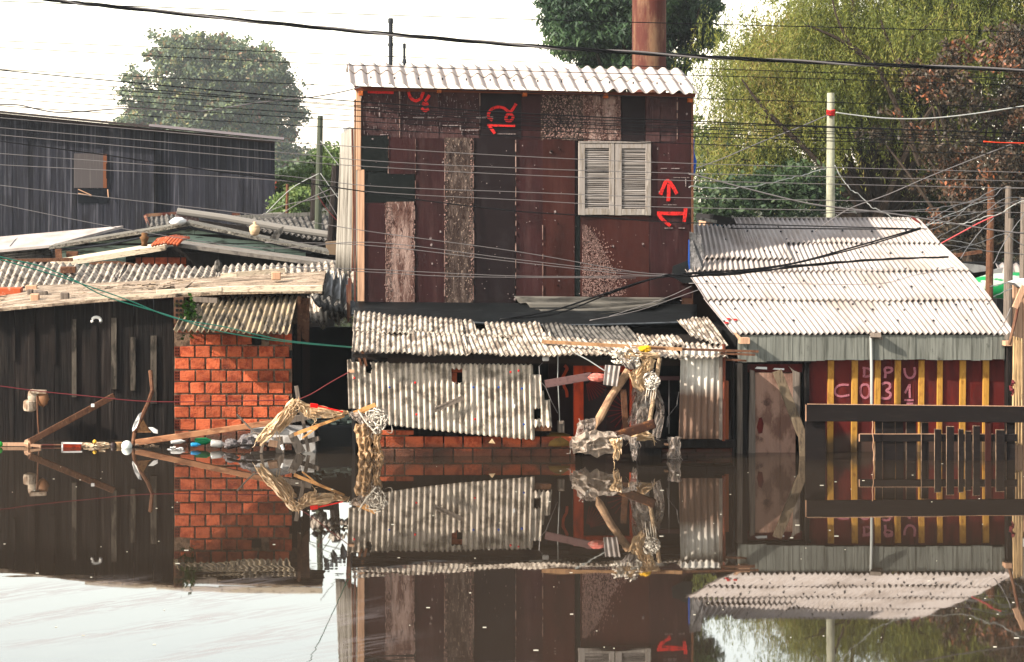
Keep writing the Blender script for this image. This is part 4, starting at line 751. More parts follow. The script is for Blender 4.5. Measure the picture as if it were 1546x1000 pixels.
wrap('plastic_sheet', 'bright cream rag of plastic hanging in the water beside the grey sheet', 'plastic sheet', [([(930, 662, 26.9), (932, 676, 26.9), (929, 694, 26.9)], [18, 12, 9], dict(seed=8, folds=2, amp=.03))], filmc)
wrap('plastic_sheet', 'narrow whitish plastic strip dipping into the water right of the cream rag', 'plastic sheet', [([(955, 662, 26.95), (958, 680, 26.95), (958, 695, 26.95)], [10, 12, 8], dict(seed=9, folds=2, amp=.02)), ([(918, 665, 27.0), (940, 660, 27.0), (962, 664, 27.0)], [6, 8, 6], dict(seed=19, folds=1, amp=.02))], filmg)
wrap('plastic_wrap', 'pale film heaped on the sill right of the rusty beam', 'plastic sheet', [([(950, 660, 27.3), (965, 655, 27.2), (984, 660, 27.2)], [10, 20, 10], dict(seed=10, folds=2, amp=.04))], filmc)
wrap('plastic_strip', 'pinkish film strip hanging over the dark sill into the water below the stained panel', 'plastic strip', [([(1018, 660, 27.45), (1018, 678, 27.45), (1017, 697, 27.45)], [21, 20, 18], dict(seed=11, folds=2, amp=.03))], filmg)
single('sill_peg', 'small pale peg on the dark sill beside the film strip', 'peg', MB().box(X_(1003, 27.6), X_(1008, 27.6), 27.55, 27.64, Z_(672, 27.6), Z_(669.5, 27.6)), palepost)
single('basin', 'upturned dull yellow basin at the waterline beside the door', 'basin', MB().lathe(P(841, 671, 27.95), [(.235, 0), (.22, .06), (.17, .13), (.09, .155), (.01, .16)], 20), M('dull_yellow', (.26, .17, .06), [((.15, .1, .05), (9, 9, 9), .45, .65, .6)], rough=.6), smooth=True)
single('lantern', 'small pale cylinder lamp hanging under the shack eave', 'lamp', MB().lathe(P(819, 542, 27.55), [(.02, 0), (.03, .005), (.03, .075), (.02, .085)], 12, axis='x'), foam)
cw = MB().tube([P(842.5, 535, 27.5), P(842, 570, 27.55), P(843.5, 600, 27.55), P(845, 636, 27.7)], .007, 6)
single('cord', 'pale cord hanging straight from the eave to the small box', 'cord', cw, cablew)
single('cord', 'thin grey cord looping from the eave lamp past the siding edge', 'cord', MB().tube([P(819, 548, 27.5), P(814, 553, 27.5), P(815, 575, 27.45), P(824, 585, 27.45), P(832, 605, 27.45), P(842, 624, 27.6)], .005, 5), cableg)
single('cord', 'white cord slanting down from the eave to the small sheet scrap', 'cord', MB().tube([P(868, 533, 27.3), P(890, 545, 27.25), P(913, 560, 27.2)], .008, 6), cablew)
single('cord', 'thin pale cord curling in the dark doorway left of the stained panel', 'cord', MB().tube([P(1010, 574, 27.7), P(1010, 610, 27.7), P(1010, 655, 27.7)], .004, 5).tube([P(1025, 592, 27.6), P(1023, 602, 27.6), P(1022, 612, 27.6), P(1014, 622, 27.6), P(1008, 630, 27.6), P(1007, 645, 27.6)], .005, 5), cableg)
single('shelf_board', 'dark shelf board at the torn lower corner of the siding', 'board', MB().box(X_(803, 27.62), X_(832, 27.62), 27.6, 27.7, Z_(651, 27.6), Z_(643, 27.6)), brownw)
single('foil_scrap', 'small cream scrap caught under the lower edge of the siding', 'scrap', MB().prism([P(738, 669, 27.5), P(743, 663, 27.5), P(748, 670, 27.5)], .02), filmc)

# ------------------------------------------------------------------ left plank shed
LS = Thing('plank_shed', 'long low shed of wet black planks with a littered pale slab roof at the left', 'shed', (X_(130, 29.5), 30.5, 0))
DL = 29.5
pl = MB(); x = -40.
seams = [22, 53, 82, 112, 143, 172, 202, 232, 262]
xs = [-40, -8] + seams
for a, b_ in zip(xs, xs[1:]):
    top = 468 - (b_/262.)*21 if b_ > 0 else 470
    q = rnd.uniform(0, .012); t = rnd.uniform(-.006, .006)
    pl.hexa([(X_(a+.4, DL)+t, DL-q, -1), (X_(b_-.4, DL)+t, DL-q, -1), (X_(b_-.4, DL)+t, DL+.03, -1), (X_(a+.4, DL)+t, DL+.03, -1), (X_(a+.4, DL), DL-q, Z_(top, DL)), (X_(b_-.4, DL), DL-q, Z_(top, DL)), (X_(b_-.4, DL), DL+.03, Z_(top, DL)), (X_(a+.4, DL), DL+.03, Z_(top, DL))])
LS.part('wall', pl, blackw)
LS.part('inner_wall', MB().box(X_(-45, DL), X_(261, DL), DL+.035, 33.6, -1.2, 1.75), darkin)
for (x, y0, y1, w) in [(112, 482, 600, 7), (172, 480, 588, 8), (201, 509, 590, 7.5), (232, 507, 610, 9)]:
    LS.part('batten', MB().hexa([P(x-w/2, y1, DL-.04), P(x+w/2, y1, DL-.04), P(x+w/2, y1, DL-.014), P(x-w/2, y1, DL-.014), P(x-w/2, y0, DL-.04), P(x+w/2, y0, DL-.04), P(x+w/2, y0, DL-.014), P(x-w/2, y0, DL-.014)]), M('sooty_batten', (.14, .12, .1), [((.03, .025, .022), (9, 9, 2.2), .46, .6, .85), ((.28, .25, .21), (40, 40, 5), .58, .7, .5)], rough=.9), bevel=.003)
for (x, y0, y1, w) in [(49, 490, 560, 8), (81, 490, 550, 7), (143, 490, 640, 7), (21, 495, 545, 4)]:
    LS.part('batten', MB().box(X_(x-w/2, DL), X_(x+w/2, DL), DL-.034, DL-.014, Z_(y1, DL), Z_(y0, DL)), darkw)
# porcelain ring
ring = MB(); c = P(145.5, 484.5, DL-.06); rr_ = 6.6*DL/F
ring.tube([c+Vector((rr_*math.cos(t*.3), 0, rr_*.8*math.sin(t*.3))) for t in range(-2, 13)], .022, 8)
single('white_ring', 'broken white ring hung high on the black plank wall', 'ring', ring, M('white_enamel', (.75, .72, .68), rough=.4), smooth=True)
def slab(pts_low, pts_up, Dl, Du, th, T, name, mat):
    mb = MB(); lo = [P(x, y, d) for (x, y), d in zip(pts_low, Dl)]; upp = [P(x, y, d) for (x, y), d in zip(pts_up, Du)]
    m = len(lo); dn = Vector((0, 0, -th)); n = len(mb.v); sub = 14
    for i in range(m-1):
        mb.hexa([lo[i]+dn, lo[i+1]+dn, upp[i+1]+dn, upp[i]+dn, lo[i], lo[i+1], upp[i+1], upp[i]])
    return T.part(name, mb, mat)
slab([(-40, 469), (0, 466), (60, 460), (150, 452.5), (265, 444.5)], [(-40, 446), (0, 443), (60, 431), (200, 425), (300, 419)], [29.3]*5, [31.6, 31.6, 32, 32, 32], .04, LS, 'roof_slab', slabm)
for (x, y, w, d, h, m, lab) in [(14, 447, 36, .22, .12, clayt, 'orange red brick lying on the left end of the slab roof'), (47, 439, 17, .14, .08, palepost, 'pale flat block behind the bricks on the slab roof'), (45, 449, 9, .12, .11, greyw, 'small grey block beside the red brick on the slab roof'), (61, 450, 20, .16, .1, greyw, 'broken grey lump on the slab roof'), (52, 457, 13, .14, .12, palepost, 'cream block at the slab roof edge'), (97, 454, 13, .14, .11, greyw, 'short brown block alone near the slab roof edge')]:
    y0_ = 467-x*.082; y1_ = 444-x*.07; D = 29.3 + 2.3*max(.02, min(.95, (y0_-y)/(y0_-y1_)))
    c = P(x, y, D); hw = w*D/F/2
    single('loose_block', lab, 'block', MB().box(c.x-hw, c.x+hw, D, D+d, c.z-.01, c.z+h, .008), m, bevel=.012)

lt = MB(); lt2 = MB()
for _ in range(700):
    x = rnd.uniform(-20, 485); t = rnd.random(); y0 = 467-x*.082 if x < 262 else 445-(x-262)*.03; y1 = 444-x*.07 if x < 262 else 423-(x-262)*.05
    y = y0+(y1-y0)*t - 1; D = (29.3 if x < 262 else 29.6) + 2.2*t; p = P(x, y, D); l = rnd.choice([.015, .02, .03, .05]); a = rnd.uniform(-.5, .5)
    (lt if rnd.random() < .6 else lt2).bar(p-Vector((l, l*a, 0)), p+Vector((l, l*a, .004)), rnd.uniform(.008, .02), .01, up=(0, 0, 1))
for _ in range(26):
    x = rnd.uniform(0, 440); t = rnd.uniform(.05, .9); y0 = 467-x*.082 if x < 262 else 445-(x-262)*.03; y1 = 444-x*.07 if x < 262 else 423-(x-262)*.05; y = y0+(y1-y0)*t-1.2; D = (29.3 if x < 262 else 29.6)+2.2*t; l = rnd.uniform(14, 55); k = .08 if x < 262 else .035
    rnd.choice([lt, lt2]).bar(P(x, y, D), P(x+l, y-l*k+rnd.uniform(-1, 1), D+rnd.uniform(-.1, .1)), rnd.uniform(.02, .05), .015, up=(0, 0, 1))
mesh_obj('roof_litter', lt, M('dark_litter', (.1, .075, .055), rough=1, island=.6))['kind'] = 'stuff'
mesh_obj('roof_litter', lt2, M('pale_litter', (.5, .4, .3), rough=1, island=.4))['kind'] = 'stuff'
# brick annex
BR = Thing('brick_house', 'small orange hollow brick house with a steep dirty corrugated awning', 'house', (X_(352, 29.3), 30.5, 0))
DB = 29.25
BR.part('mortar_wall', MB().box(X_(263, DB), X_(441, DB), DB-.018, DB+.2, -1.2, Z_(497, DB)).box(X_(263, DB), X_(441, DB), DB+.2, 32.3, -1.2, 1.6).box(X_(263, DB), X_(441, DB)+.2, 29.92, 32.3, 1.6, 2.02), mortar)
bw = 23.8*DB/F; bh = 18.3*DB/F
bm = MB(); x0, x1 = X_(272, DB), X_(441, DB); zt = Z_(497, DB); r = 0; z = Z_(503+18.3*11, DB)
rows = int((zt-z)/bh)+1
for r in range(rows):
    zz = z+r*bh; even = r % 2; x = x0 - (0 if even else bw*.42); 
    if not even: x = X_(263.5, DB)
    c = 0
    while x < x1:
        b_ = min(x+bw-.018, x1); a = x
        py = CY+(CH-zz)*F/DB; px = CX+(a+b_)/2*F/DB
        miss = (371 < px < 396 and 503 < py < 525) or (px > 430 and 530 < py < 548) or (262 < px < 290 and 505 < py < 522 and not even)
        if b_-a > .05 and not miss:
            q = rnd.uniform(0, .01); bm.box(a+rnd.uniform(0, .008), b_-rnd.uniform(0, .008), DB-.03-q, DB-.015, zz+rnd.uniform(.005, .01), zz+bh-.011-rnd.uniform(0, .008), .005)
        x += bw; c += 1
BR.part('brick_courses', bm, brick, bevel=.006)
hb = MB(); hd = MB()
for r in range(rows):
    if r % 2:
        zz = z+r*bh+.012; a, b_ = X_(263.5, DB), X_(271.4, DB); h = bh-.03; y = DB-.034
        hd.box(a, b_, y+.02, DB-.0185, zz, zz+h)
        for k in range(3): xx = a+(b_-a-.012)*k/2; hb.box(xx, xx+.012, y, y+.019, zz, zz+h)
        for k in range(4): z2 = zz+(h-.014)*k/3; hb.box(a, b_, y-.0015, y+.018, z2, z2+.014)
BR.part('hollow_brick_ends', hb, M('brick_ribs', (.2, .06, .035), rough=.9)); BR.part('hollow_brick_voids', hd, darkin)
BR.part('brick_gap', MB().box(X_(373, DB), X_(394.5, DB), DB-.03, DB-.019, Z_(521, DB), Z_(508, DB)).box(X_(431, DB), X_(441.5, DB), DB-.03, DB-.019, Z_(546, DB), Z_(529, DB)), darkin)
BR.part('hollow_brick_corner', MB().box(X_(262.5, 29.2), X_(277, 29.2), 29.15, 29.5, Z_(489, 29.2), Z_(449, 29.2)), M('mossy_brick', (.17, .1, .07), [((.04, .06, .02), (9, 9, 9), .5, .62, .8)], rough=1))
hb = MB()
for i in range(2):
    for k in range(5): x = 265+i*6; y = 453+k*7; hb.box(X_(x, 29.1), X_(x+3.5, 29.1), 29.14, 29.16, Z_(y+4, 29.1), Z_(y, 29.1))
BR.part('hollow_brick_voids', hb, darkin)
a, b_, c_, d_ = P(262, 499, 28.75), P(437, 503, 28.75), P(450, 448, 29.85), P(288, 449, 29.85)
def awtop(u): return .55+.45*min(1, u*4) if u < .25 else 1
BR.part('awning_sheet', MB().corr(a, b_, c_, d_, 19, .023, nv=9, seg=9, sheets=4, wob=.012, sag=.02, top=awtop), M('dirty_awning', (.42, .34, .24), [((.06, .05, .04), (16, 3, 3), .5, .56, .9), ((.3, .26, .22), (9, 9, 9), .42, .6, .6), ((.06, .05, .04), (50, 24, 24), .6, .66, .8)], rough=.95), smooth=True, solid=.007)
BR.part('awning_board', MB().bar(P(290, 452, 29.4), P(328, 454, 29.35), .07, .04), greyw)
BR.part('wall_plate', MB().box(X_(268, 29.3), X_(440, 29.3), 29.24, 29.34, Z_(503, 29.3), Z_(496, 29.3)), darkw)
mo = MB()
for _ in range(260):
    p = P(rnd.gauss(285, 6), rnd.gauss(478, 12), 29.1+rnd.uniform(-.1, .1)); a = Vector((rnd.uniform(-1, 1), rnd.uniform(-1, 1), rnd.uniform(-1, 1)))*.03; b2_ = Vector((rnd.uniform(-1, 1), rnd.uniform(-1, 1), rnd.uniform(-1, 1)))*.03
    mo.quad(p-a, p-b2_, p+a, p+b2_)
o = single('moss', 'patch of green moss growing between the hollow brick corner and the awning', 'moss', mo, M('moss_leaf', (.04, .09, .015), rough=.9, island=.4, trans=.3))
# slab roof of the brick house with a bright front edge
slab([(262, 446), (330, 441), (420, 439), (486, 439)], [(240, 424), (330, 418), (420, 414), (492, 409)], [29.6]*4, [31.8]*4, .04, BR, 'roof_slab', slabm)
BR.part('roof_edge_board', MB().bar(P(236, 441.5, 29.5), P(335, 436.5, 29.5), .07, .04).bar(P(330, 437, 29.51), P(487, 435.5, 29.51), .09, .04), slabe, bevel=.006)
BR.part('roof_edge_board', MB().bar(P(128, 452, 29.32), P(262, 444.8, 29.4), .035, .03, bend=.02), slabe)
BR.part('roof_batten', MB().bar(P(355, 414.5, 31.0), P(430, 408.5, 31.2), .07, .05).bar(P(333, 416, 31), P(357, 414.5, 31), .06, .05), slabe)
single('loose_block', 'tan block sitting on the brick house slab roof near its right end', 'block', MB().box(X_(410, 30.6), X_(424, 30.6), 30.6, 30.75, Z_(423, 30.6), Z_(411, 30.6)), palepost, bevel=.01)
single('chimney_lump', 'small grey plaster lump between the slab roof and the corrugated roof', 'lump', MB().ball(P(329, 402, 33), .065, .06, .1, j=.15), roofd)
BR.part('end_boards', MB().box(X_(449, 29.6), X_(454, 29.6), 29.6, 29.65, Z_(520, 29.6), Z_(448, 29.6)).hexa([P(456, 510, 29.7), P(466, 520, 29.7), P(466, 520, 29.8), P(456, 510, 29.8), P(449, 452, 29.7), P(468, 450, 29.7), P(468, 450, 29.8), P(449, 452, 29.8)]), brownw)
BR.part('back_board', MB().box(X_(335, 29.95), X_(450, 29.95), 29.95, 30.05, Z_(455, 29.95), Z_(441, 29.95)), darkw)

# alley between brick house and shack
al = Thing('lean_to', 'dark lean-to filling the alley between the brick house and the shack under broken roof scraps', 'lean-to', (X_(488, 30), 31.5, 0))
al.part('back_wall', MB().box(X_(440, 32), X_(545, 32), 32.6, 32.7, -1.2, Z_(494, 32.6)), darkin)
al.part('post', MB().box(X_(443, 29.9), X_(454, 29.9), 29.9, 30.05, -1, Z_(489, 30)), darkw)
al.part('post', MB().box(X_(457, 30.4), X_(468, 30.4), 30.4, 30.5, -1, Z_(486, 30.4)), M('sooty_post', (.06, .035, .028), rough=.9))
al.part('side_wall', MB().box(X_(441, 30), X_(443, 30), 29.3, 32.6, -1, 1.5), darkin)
al.part('corner_board', MB().bar(P(528, 420, 30.2), P(528, 480, 30.2), .05, .05).bar(P(524, 430, 30.3), P(526, 486, 30.3), .03, .05), rust)
al.part('gutter_post', MB().box(X_(529, 30.1), X_(535, 30.1), 30.1, 30.16, Z_(478, 30), Z_(455, 30)), iron)
a, b_, c_, d_ = P(472, 497, 31.9), P(532, 488, 31.7), P(524, 452, 33.0), P(464, 447, 33.1)
al.part('roof_scrap', MB().corr(a, b_, c_, d_, 7, .02, nv=5, seg=10, sag=.05, bot=lambda u: .12+.12*math.sin(u*17)), roofo, smooth=True, solid=.007)
a, b_, c_, d_ = P(478, 462, 31.8), P(527, 477, 31.7), P(524, 456, 32.6), P(468, 445, 32.6)
al.part('roof_scrap', MB().corr(a, b_, c_, d_, 6, .02, nv=4, seg=10, sag=.04), roofd, smooth=True, solid=.007)
single('corrugated_stack', 'grey folded big-wave roof sheets hanging over the end of the slab roof', 'corrugated sheets', (lambda m: [m.corr(P(487+k*13, 443+k*7, 30.9+k*.1), P(503+k*14, 455+k*5, 30.8+k*.1), P(507+k*13, 422+k*3, 31.8+k*.1), P(494+k*12, 408+k*4, 31.9+k*.1), 1.6, .04, nv=4, seg=14, sag=.05) for k in range(3)] and m)(MB()), galv, smooth=True, solid=.008)
a, b_, c_, d_ = P(499, 430, 33.2), P(533, 437, 33.2), P(534, 409, 34.2), P(494, 407, 34.2)
single('corrugated_scrap', 'small corrugated sheet lying at the foot of the white siding of the tall house', 'corrugated sheet', MB().corr(a, b_, c_, d_, 5, .025, nv=4, seg=10, sag=.04), roofo, smooth=True, solid=.007)
bxw = MB().box(X_(478, 28.7), X_(539, 28.7), 28.7, 29.3, -.4, Z_(643, 28.7), .02)
single('water_tank', 'glossy black tank half sunk in the water in the dark alley', 'tank', bxw, M('black_tank', (.012, .013, .015), rough=.25), bevel=.03)
ju = MB()
for k in range(60):
    p = P(rnd.uniform(465, 535), rnd.uniform(622, 643), 29+rnd.uniform(-.2, .2)); s_ = rnd.uniform(.01, .045); ju.box(p.x-s_, p.x+s_*1.6, p.y, p.y+.06, p.z-s_*.5, p.z+s_*.5, .02)
o = mesh_obj('rubble', ju, M('alley_litter', (.1, .12, .11), island=.8, rough=.6)); o['kind'] = 'stuff'

# ------------------------------------------------------------------ corrugated roof behind the shed
c1 = Thing('rear_shed', 'shed behind the slab roofs covered by a long grey corrugated roof', 'shed', (X_(250, 36), 36, 0))
c1.part('wall', MB().box(X_(-50, 34.8), X_(505, 34.8), 34.8, 37, -1, 1.85), darkin)
def row(T, low, upp, Dl, Du, pitch, mat, amp=.02, seed=1, **k):
    a, b_, c_, d_ = P(*low[0], Dl), P(*low[1], Dl), P(*upp[1], Du), P(*upp[0], Du)
    return T.part('roof_sheet_row', MB().corr(a, b_, c_, d_, (b_-a).length/pitch, amp, nv=4, seg=8, sag=.03, seed=seed, sheets=5, wob=.02, **k), mat, smooth=True, solid=.007)
row(c1, [(-40, 435), (175, 431)], [(-22, 396), (190, 400)], 34.4, 36.4, .118, roofo, .026, 31)
row(c1, [(168, 430), (330, 421)], [(186, 400), (335, 403)], 34.5, 36.4, .118, roofo, .026, 32)
row(c1, [(325, 420), (512, 411)], [(330, 403), (507, 396)], 34.6, 36.2, .118, roofo, .026, 33)
c1.part('ridge_board', MB().bar(P(-40, 395, 36.5), P(110, 392, 36.5), .06, .08).bar(P(135, 399, 36.5), P(215, 404, 36.4), .05, .05, bend=.06), brownw)
single('chimney_block', 'small square brown block lying on the long grey corrugated roof', 'block', MB().box(X_(91, 35.2), X_(114, 35.2), 35.2, 35.4, Z_(413, 35.2), Z_(403, 35.2)), brownw, bevel=.01)
# mint gable hut
DG = 40.0
gh = Thing('gable_hut', 'weathered mint green gabled hut with low grey roof behind the corrugated roofs', 'hut', (X_(290, DG), 42, 0))
mt = MB(); zb = Z_(402, DG)
def roofline(x): return 339 + (283-x)*.155 if x < 283 else 339 + (x-283)*.196
y = 341.
while y < 402:
    h = 13.5
    # horizontal boards clipped by the gable
    xl_ = max(88, 283-(y+13-342)/.155); xr_ = min(462, 283+(y+13-342)/.196)
    n_ = rnd.randint(2, 4); cuts = [xl_] + sorted(rnd.uniform(xl_, xr_) for _ in range(n_-1)) + [xr_]
    for a, b_ in zip(cuts, cuts[1:]):
        ytl, ytr = min(y+h-.9, max(y, roofline(a)+3)), min(y+h-.9, max(y, roofline(b_)+3))
        if 1: mt.hexa([P(a, y+h-.6, DG), P(b_-.5, y+h-.6, DG), P(b_-.5, y+h-.6, DG+.03), P(a, y+h-.6, DG+.03), P(a, ytl, DG-.004*rnd.random()), P(b_-.5, ytr, DG), P(b_-.5, ytr, DG+.03), P(a, ytl, DG+.03)])
    y += h
gh.part('gable_boards', mt, mint)
gh.part('wall', MB().prism([P(80, 405, DG+.04), P(470, 405, DG+.04), P(470, 384, DG+.04), P(283, 342, DG+.04), P(80, 374, DG+.04)], 1.4), darkw)
back = Vector((0, 1.5, .02))
for (p, q, w) in [(P(74, 374.5, DG-.25), P(284, 339.5, DG-.25), .09), (P(281, 338, DG-.25), P(497, 383, DG-.25), .08)]:
    d = Vector((0, 0, .03)); t = Vector((0, 0, -.03))
    m = MB().hexa([p+t, q+t, q+t+back, p+t+back, p+d, q+d, q+d+back, p+d+back])
    gh.part('roof_slope', m, M('grey_gritty_roof', (.26, .24, .21), [((.1, .09, .08), (20, 20, 20), .48, .6, .8), ((.5, .46, .4), (9, 9, 9), .55, .68, .6)], rough=1, bump=((30, 30, 30), .03)))
gh.part('ridge_cap', MB().ball(P(269, 335, DG), .17, .5, .085, j=.12), foam, smooth=True)
gh.part('gutter', MB().tube([P(82, 378, DG-.2), P(160, 370, DG-.2), P(284, 344, DG-.2)], .03, 6).tube([P(284, 343, DG-.2), P(390, 362, DG-.2), P(470, 381, DG-.2)], .035, 6), iron)
gh.part('side_clutter', MB().box(X_(100, 39.6), X_(117, 39.6), 39.6, 39.8, Z_(402, 39.6), Z_(380, 39.6)).bar(P(88, 376, 39.5), P(90, 400, 39.5), .12, .1), brownw)
wl = Thing('white_roof_shed', 'shed with a smooth bright white roof before the barn at the far left', 'shed', (X_(80, 41), 42, 0))
a, b_, c_, d_ = P(-40, 381, 40.8), P(78, 370, 40.8), P(186, 341, 43), P(-40, 361, 43)
wl.part('roof', MB().hexa([a-Vector((0, 0, .05)), b_-Vector((0, 0, .05)), c_-Vector((0, 0, .05)), d_-Vector((0, 0, .05)), a, b_, c_, d_]), roofw)
for k in range(5):
    x = -20+k*35; wl.part('roof_seam', MB().bar(P(x, 376-k*1.5, 41.2)+Vector((0, 0, .02)), P(x+14, 360-k*2, 42.9)+Vector((0, 0, .02)), .03, .02), iron)
wl.part('wall', MB().corr(P(-40, 402, 41.2), P(77, 402, 41.2), P(77, 372, 41.2), P(-40, 383, 41.2), 9, .0, seg=2).box(X_(-40, 41.3), X_(76, 41.3), 41.3, 43, -.5, Z_(384, 41.3)), darkin)
sl = MB()
for k in range(7): sl.tube([P(-30, 385+k*3.6, 41.1), P(76, 373.5+k*4.6, 41.1)], .035, 6)
wl.part('horizontal_corrugation', sl, roofd, smooth=True)
# porch roof with tiles
po = Thing('porch', 'brick porch with pale slanting roof edges in front of the mint gable', 'porch', (X_(300, 38), 39, 0))
def thick(p, q, th, dep): 
    d = Vector((0, 0, th)); bk = Vector((0, dep, .02)); return MB().hexa([p-d, q-d, q-d+bk, p-d+bk, p, q, q+bk, p+bk])
po.part('roof_slope', thick(P(72, 398, 38), P(250, 370, 38), .1, 1.7), slabe)
po.part('roof_slope', thick(P(262, 367, 38), P(520, 401, 38), .07, 1.5), M('grey_beam', (.3, .27, .24), [((.15, .13, .12), (9, 9, 9), .45, .65, .7)], rough=1))
wb = MB(); bricks(wb, X_(205, 38.4), X_(281, 38.4), 1.95, Z_(389, 38.4), 38.4, .24, .17, .02, .03)
po.part('brick_wall', wb, brick); po.part('wall', MB().prism([P(190, 410, 38.42), P(520, 410, 38.42), P(500, 402, 38.42), P(268, 372, 38.42), P(190, 385, 38.42)], .8), darkw)
po.part('porch_boards', MB().box(X_(282, 38.3), X_(330, 38.3), 38.3, 38.4, Z_(412, 38.3), Z_(382, 38.3)), darkw)
tl = MB()
for k in range(9):
    p = P(230+k*4.6, 371-k*.9+(max(0, k-4))*1.6, 37.7); tl.tube([p, p+Vector((.09, .22, .1)), p+Vector((.2, .45, .12))], .03, 8)
single('roof_tiles', 'row of curved red clay tiles heaped on the porch apex', 'roof tiles', tl, clayt, smooth=True)
single('clay_figure', 'small brown clay figure standing left of the red tiles on the porch roof', 'figure', MB().lathe(P(218, 372, 37.8), [(.06, 0), (.05, .06), (.07, .12), (.09, .16), (.05, .19), (.06, .23), (.02, .26)], 10), M('brown_clay', (.22, .13, .07), rough=.9), smooth=True)
single('pinnacle', 'round white plaster finial with a waist ring on the mint hut roof', 'finial', MB().lathe(P(384.5, 356, 40), [(.05, 0), (.08, .03), (.1, .09), (.105, .15), (.1, .155), (.1, .165), (.105, .17), (.07, .2), (.03, .22), (.035, .25), (.02, .27)], 16), M('cream_plaster', (.62, .48, .34), [((.4, .28, .18), (9, 9, 9), .5, .7, .6)], rough=.9), smooth=True)
ds = MB(); c = P(420, 352, 40.6)
single('satellite_dish', 'grey dish seen nearly edge on beside the white finial', 'dish', MB().prism([P(406, 361, 40.3), P(410, 355, 40.3), P(417, 349, 40.3), P(425, 343.5, 40.3), P(429, 342, 40.3), P(427, 348, 40.3), P(422, 357, 40.3), P(420, 363, 40.3)], .02), roofd)
# rusty edged roofs behind
ru = Thing('rusty_roof_shack', 'shack with dark corrugated roof edged in rusty flashing before the barn', 'shack', (X_(360, 45), 46, 0))
row(ru, [(378, 347), (510, 366)], [(352, 326), (498, 326)], 45, 47.5, .12, roofd, .025, 41)
row(ru, [(222, 345), (275, 336)], [(222, 327), (270, 323)], 45, 46.5, .12, roofd, .025, 42)
ru.part('rusty_edge', MB().bar(P(220, 325.5, 46.4), P(270, 322, 46.4), .07, .05).bar(P(219, 326, 46.2), P(226, 345, 45.2), .06, .04).bar(P(350, 323.5, 47.3), P(362, 325, 47.3), .07, .05), rust)
ru.part('white_edge', MB().bar(P(350, 328.5, 46.9), P(486, 322.5, 47.5), .08, .05).bar(P(398, 323, 47.4), P(425, 321.5, 47.4), .03, .06), whiteside)
ru.part('ridge_beam', MB().tube([P(268, 319, 44.8), P(340, 329, 44.6), P(430, 345, 44.3), P(515, 357, 44)], .075, 8), M('grey_ridge', (.28, .26, .24), rough=1))
ru.part('ridge_cap', MB().box(X_(267, 44.8), X_(298, 44.8), 44.8, 45.1, Z_(336, 44.8), Z_(318, 44.8), .04), M('pinkish_cap', (.2, .14, .14), [((.4, .36, .34), (20, 20, 20), .5, .65, .7)], rough=1))
ru.part('wall', MB().prism([P(270, 380, 45.3), P(512, 400, 45.3), P(512, 362, 45.3), P(270, 328, 45.3)], .1).box(X_(222, 46.6), X_(505, 46.6), 46.6, 47.4, 0, Z_(340, 46.6)), darkw)
ru.part('end_wall', MB().prism([P(492, 366, 42), P(513, 364, 42), P(512, 386, 42), P(494, 386, 42)], .3), M('tan_plaster', (.28, .21, .15), rough=1))
ru.part('lower_boards', MB().bar(P(455, 384, 41), P(515, 390, 41), .1, .1).bar(P(460, 392, 40.6), P(530, 399, 40.6), .12, .1), darkw)
# barn
BD = 60.0
ba = Thing('barn', 'big blue-grey weathered plank barn with a low sloping roof at the upper left', 'barn', (X_(200, BD), 63, 0))
def barntop(x): return 171 + (x)*.099
for (xa, xb, D) in ((-90, 233, BD), (233.6, 415, BD+.15)):
    pb = MB(); x = float(xa)
    while x < xb:
        x2 = min(xb, x+rnd.uniform(6.5, 11)); q = rnd.uniform(0, .02)
        pb.hexa([P(x+.15, 400, D-q), P(x2-.15, 400, D-q), P(x2-.15, 400, D+.04), P(x+.15, 400, D+.04), P(x+.15, barntop(x), D-q), P(x2-.15, barntop(x2), D-q), P(x2-.15, barntop(x2), D+.04), P(x+.15, barntop(x), D+.04)]); x = x2
    ba.part('wall', pb, bluegrey)
ba.part('wall_backing', MB().prism([P(-90, 420, BD+.25), P(412, 420, BD+.25), P(412, 216, BD+.25), P(-90, 166, BD+.25)], 5), darkin)
ba.part('roof', MB().hexa([P(-90, 162, BD-.5), P(429, 212.5, BD-.5), P(429, 212.5, BD+6), P(-90, 162, BD+6), P(-90, 158.5, BD-.5), P(429, 209, BD-.5), P(429, 209, BD+6), P(-90, 158.5, BD+6)]), M('barn_roof', (.1, .085, .08), rough=1))
ba.part('roof_fascia', MB().hexa([P(-90, 166, BD-.3), P(415, 217, BD-.3), P(415, 217, BD-.25), P(-90, 166, BD-.25), P(-90, 162.5, BD-.3), P(415, 212.5, BD-.3), P(415, 212.5, BD-.25), P(-90, 162.5, BD-.25)]), M('brown_fascia', (.075, .05, .045), rough=1))
ba.part('roof_edge_sheet', MB().bar(P(225, 189, BD-.55), P(429, 209.5, BD-.55), .07, .1), M('barn_edge', (.3, .27, .28), rough=1))
wn = ba.part('shutter', MB().box(X_(112, BD), X_(156, BD), BD-.06, BD-.02, Z_(284, BD), Z_(232, BD)), M('barn_shutter', (.13, .115, .115), [((.2, .18, .17), (20, 20, .6), .5, .7, .7)], rough=1))
ba.part('shutter_edge', MB().box(X_(156, BD), X_(161.5, BD), BD-.07, BD-.02, Z_(284, BD), Z_(233, BD)), M('orange_edge', (.22, .1, .055), rough=.9), parent=wn)
ba.part('window_gap', MB().box(X_(160.5, BD), X_(163, BD), BD-.071, BD-.02, Z_(270, BD), Z_(247, BD)), darkin)
ba.part('window_opening', MB().box(X_(118, BD), X_(162, BD), BD-.04, BD-.02, Z_(307, BD), Z_(285, BD)), M('barn_opening', (.012, .016, .024), rough=.9))
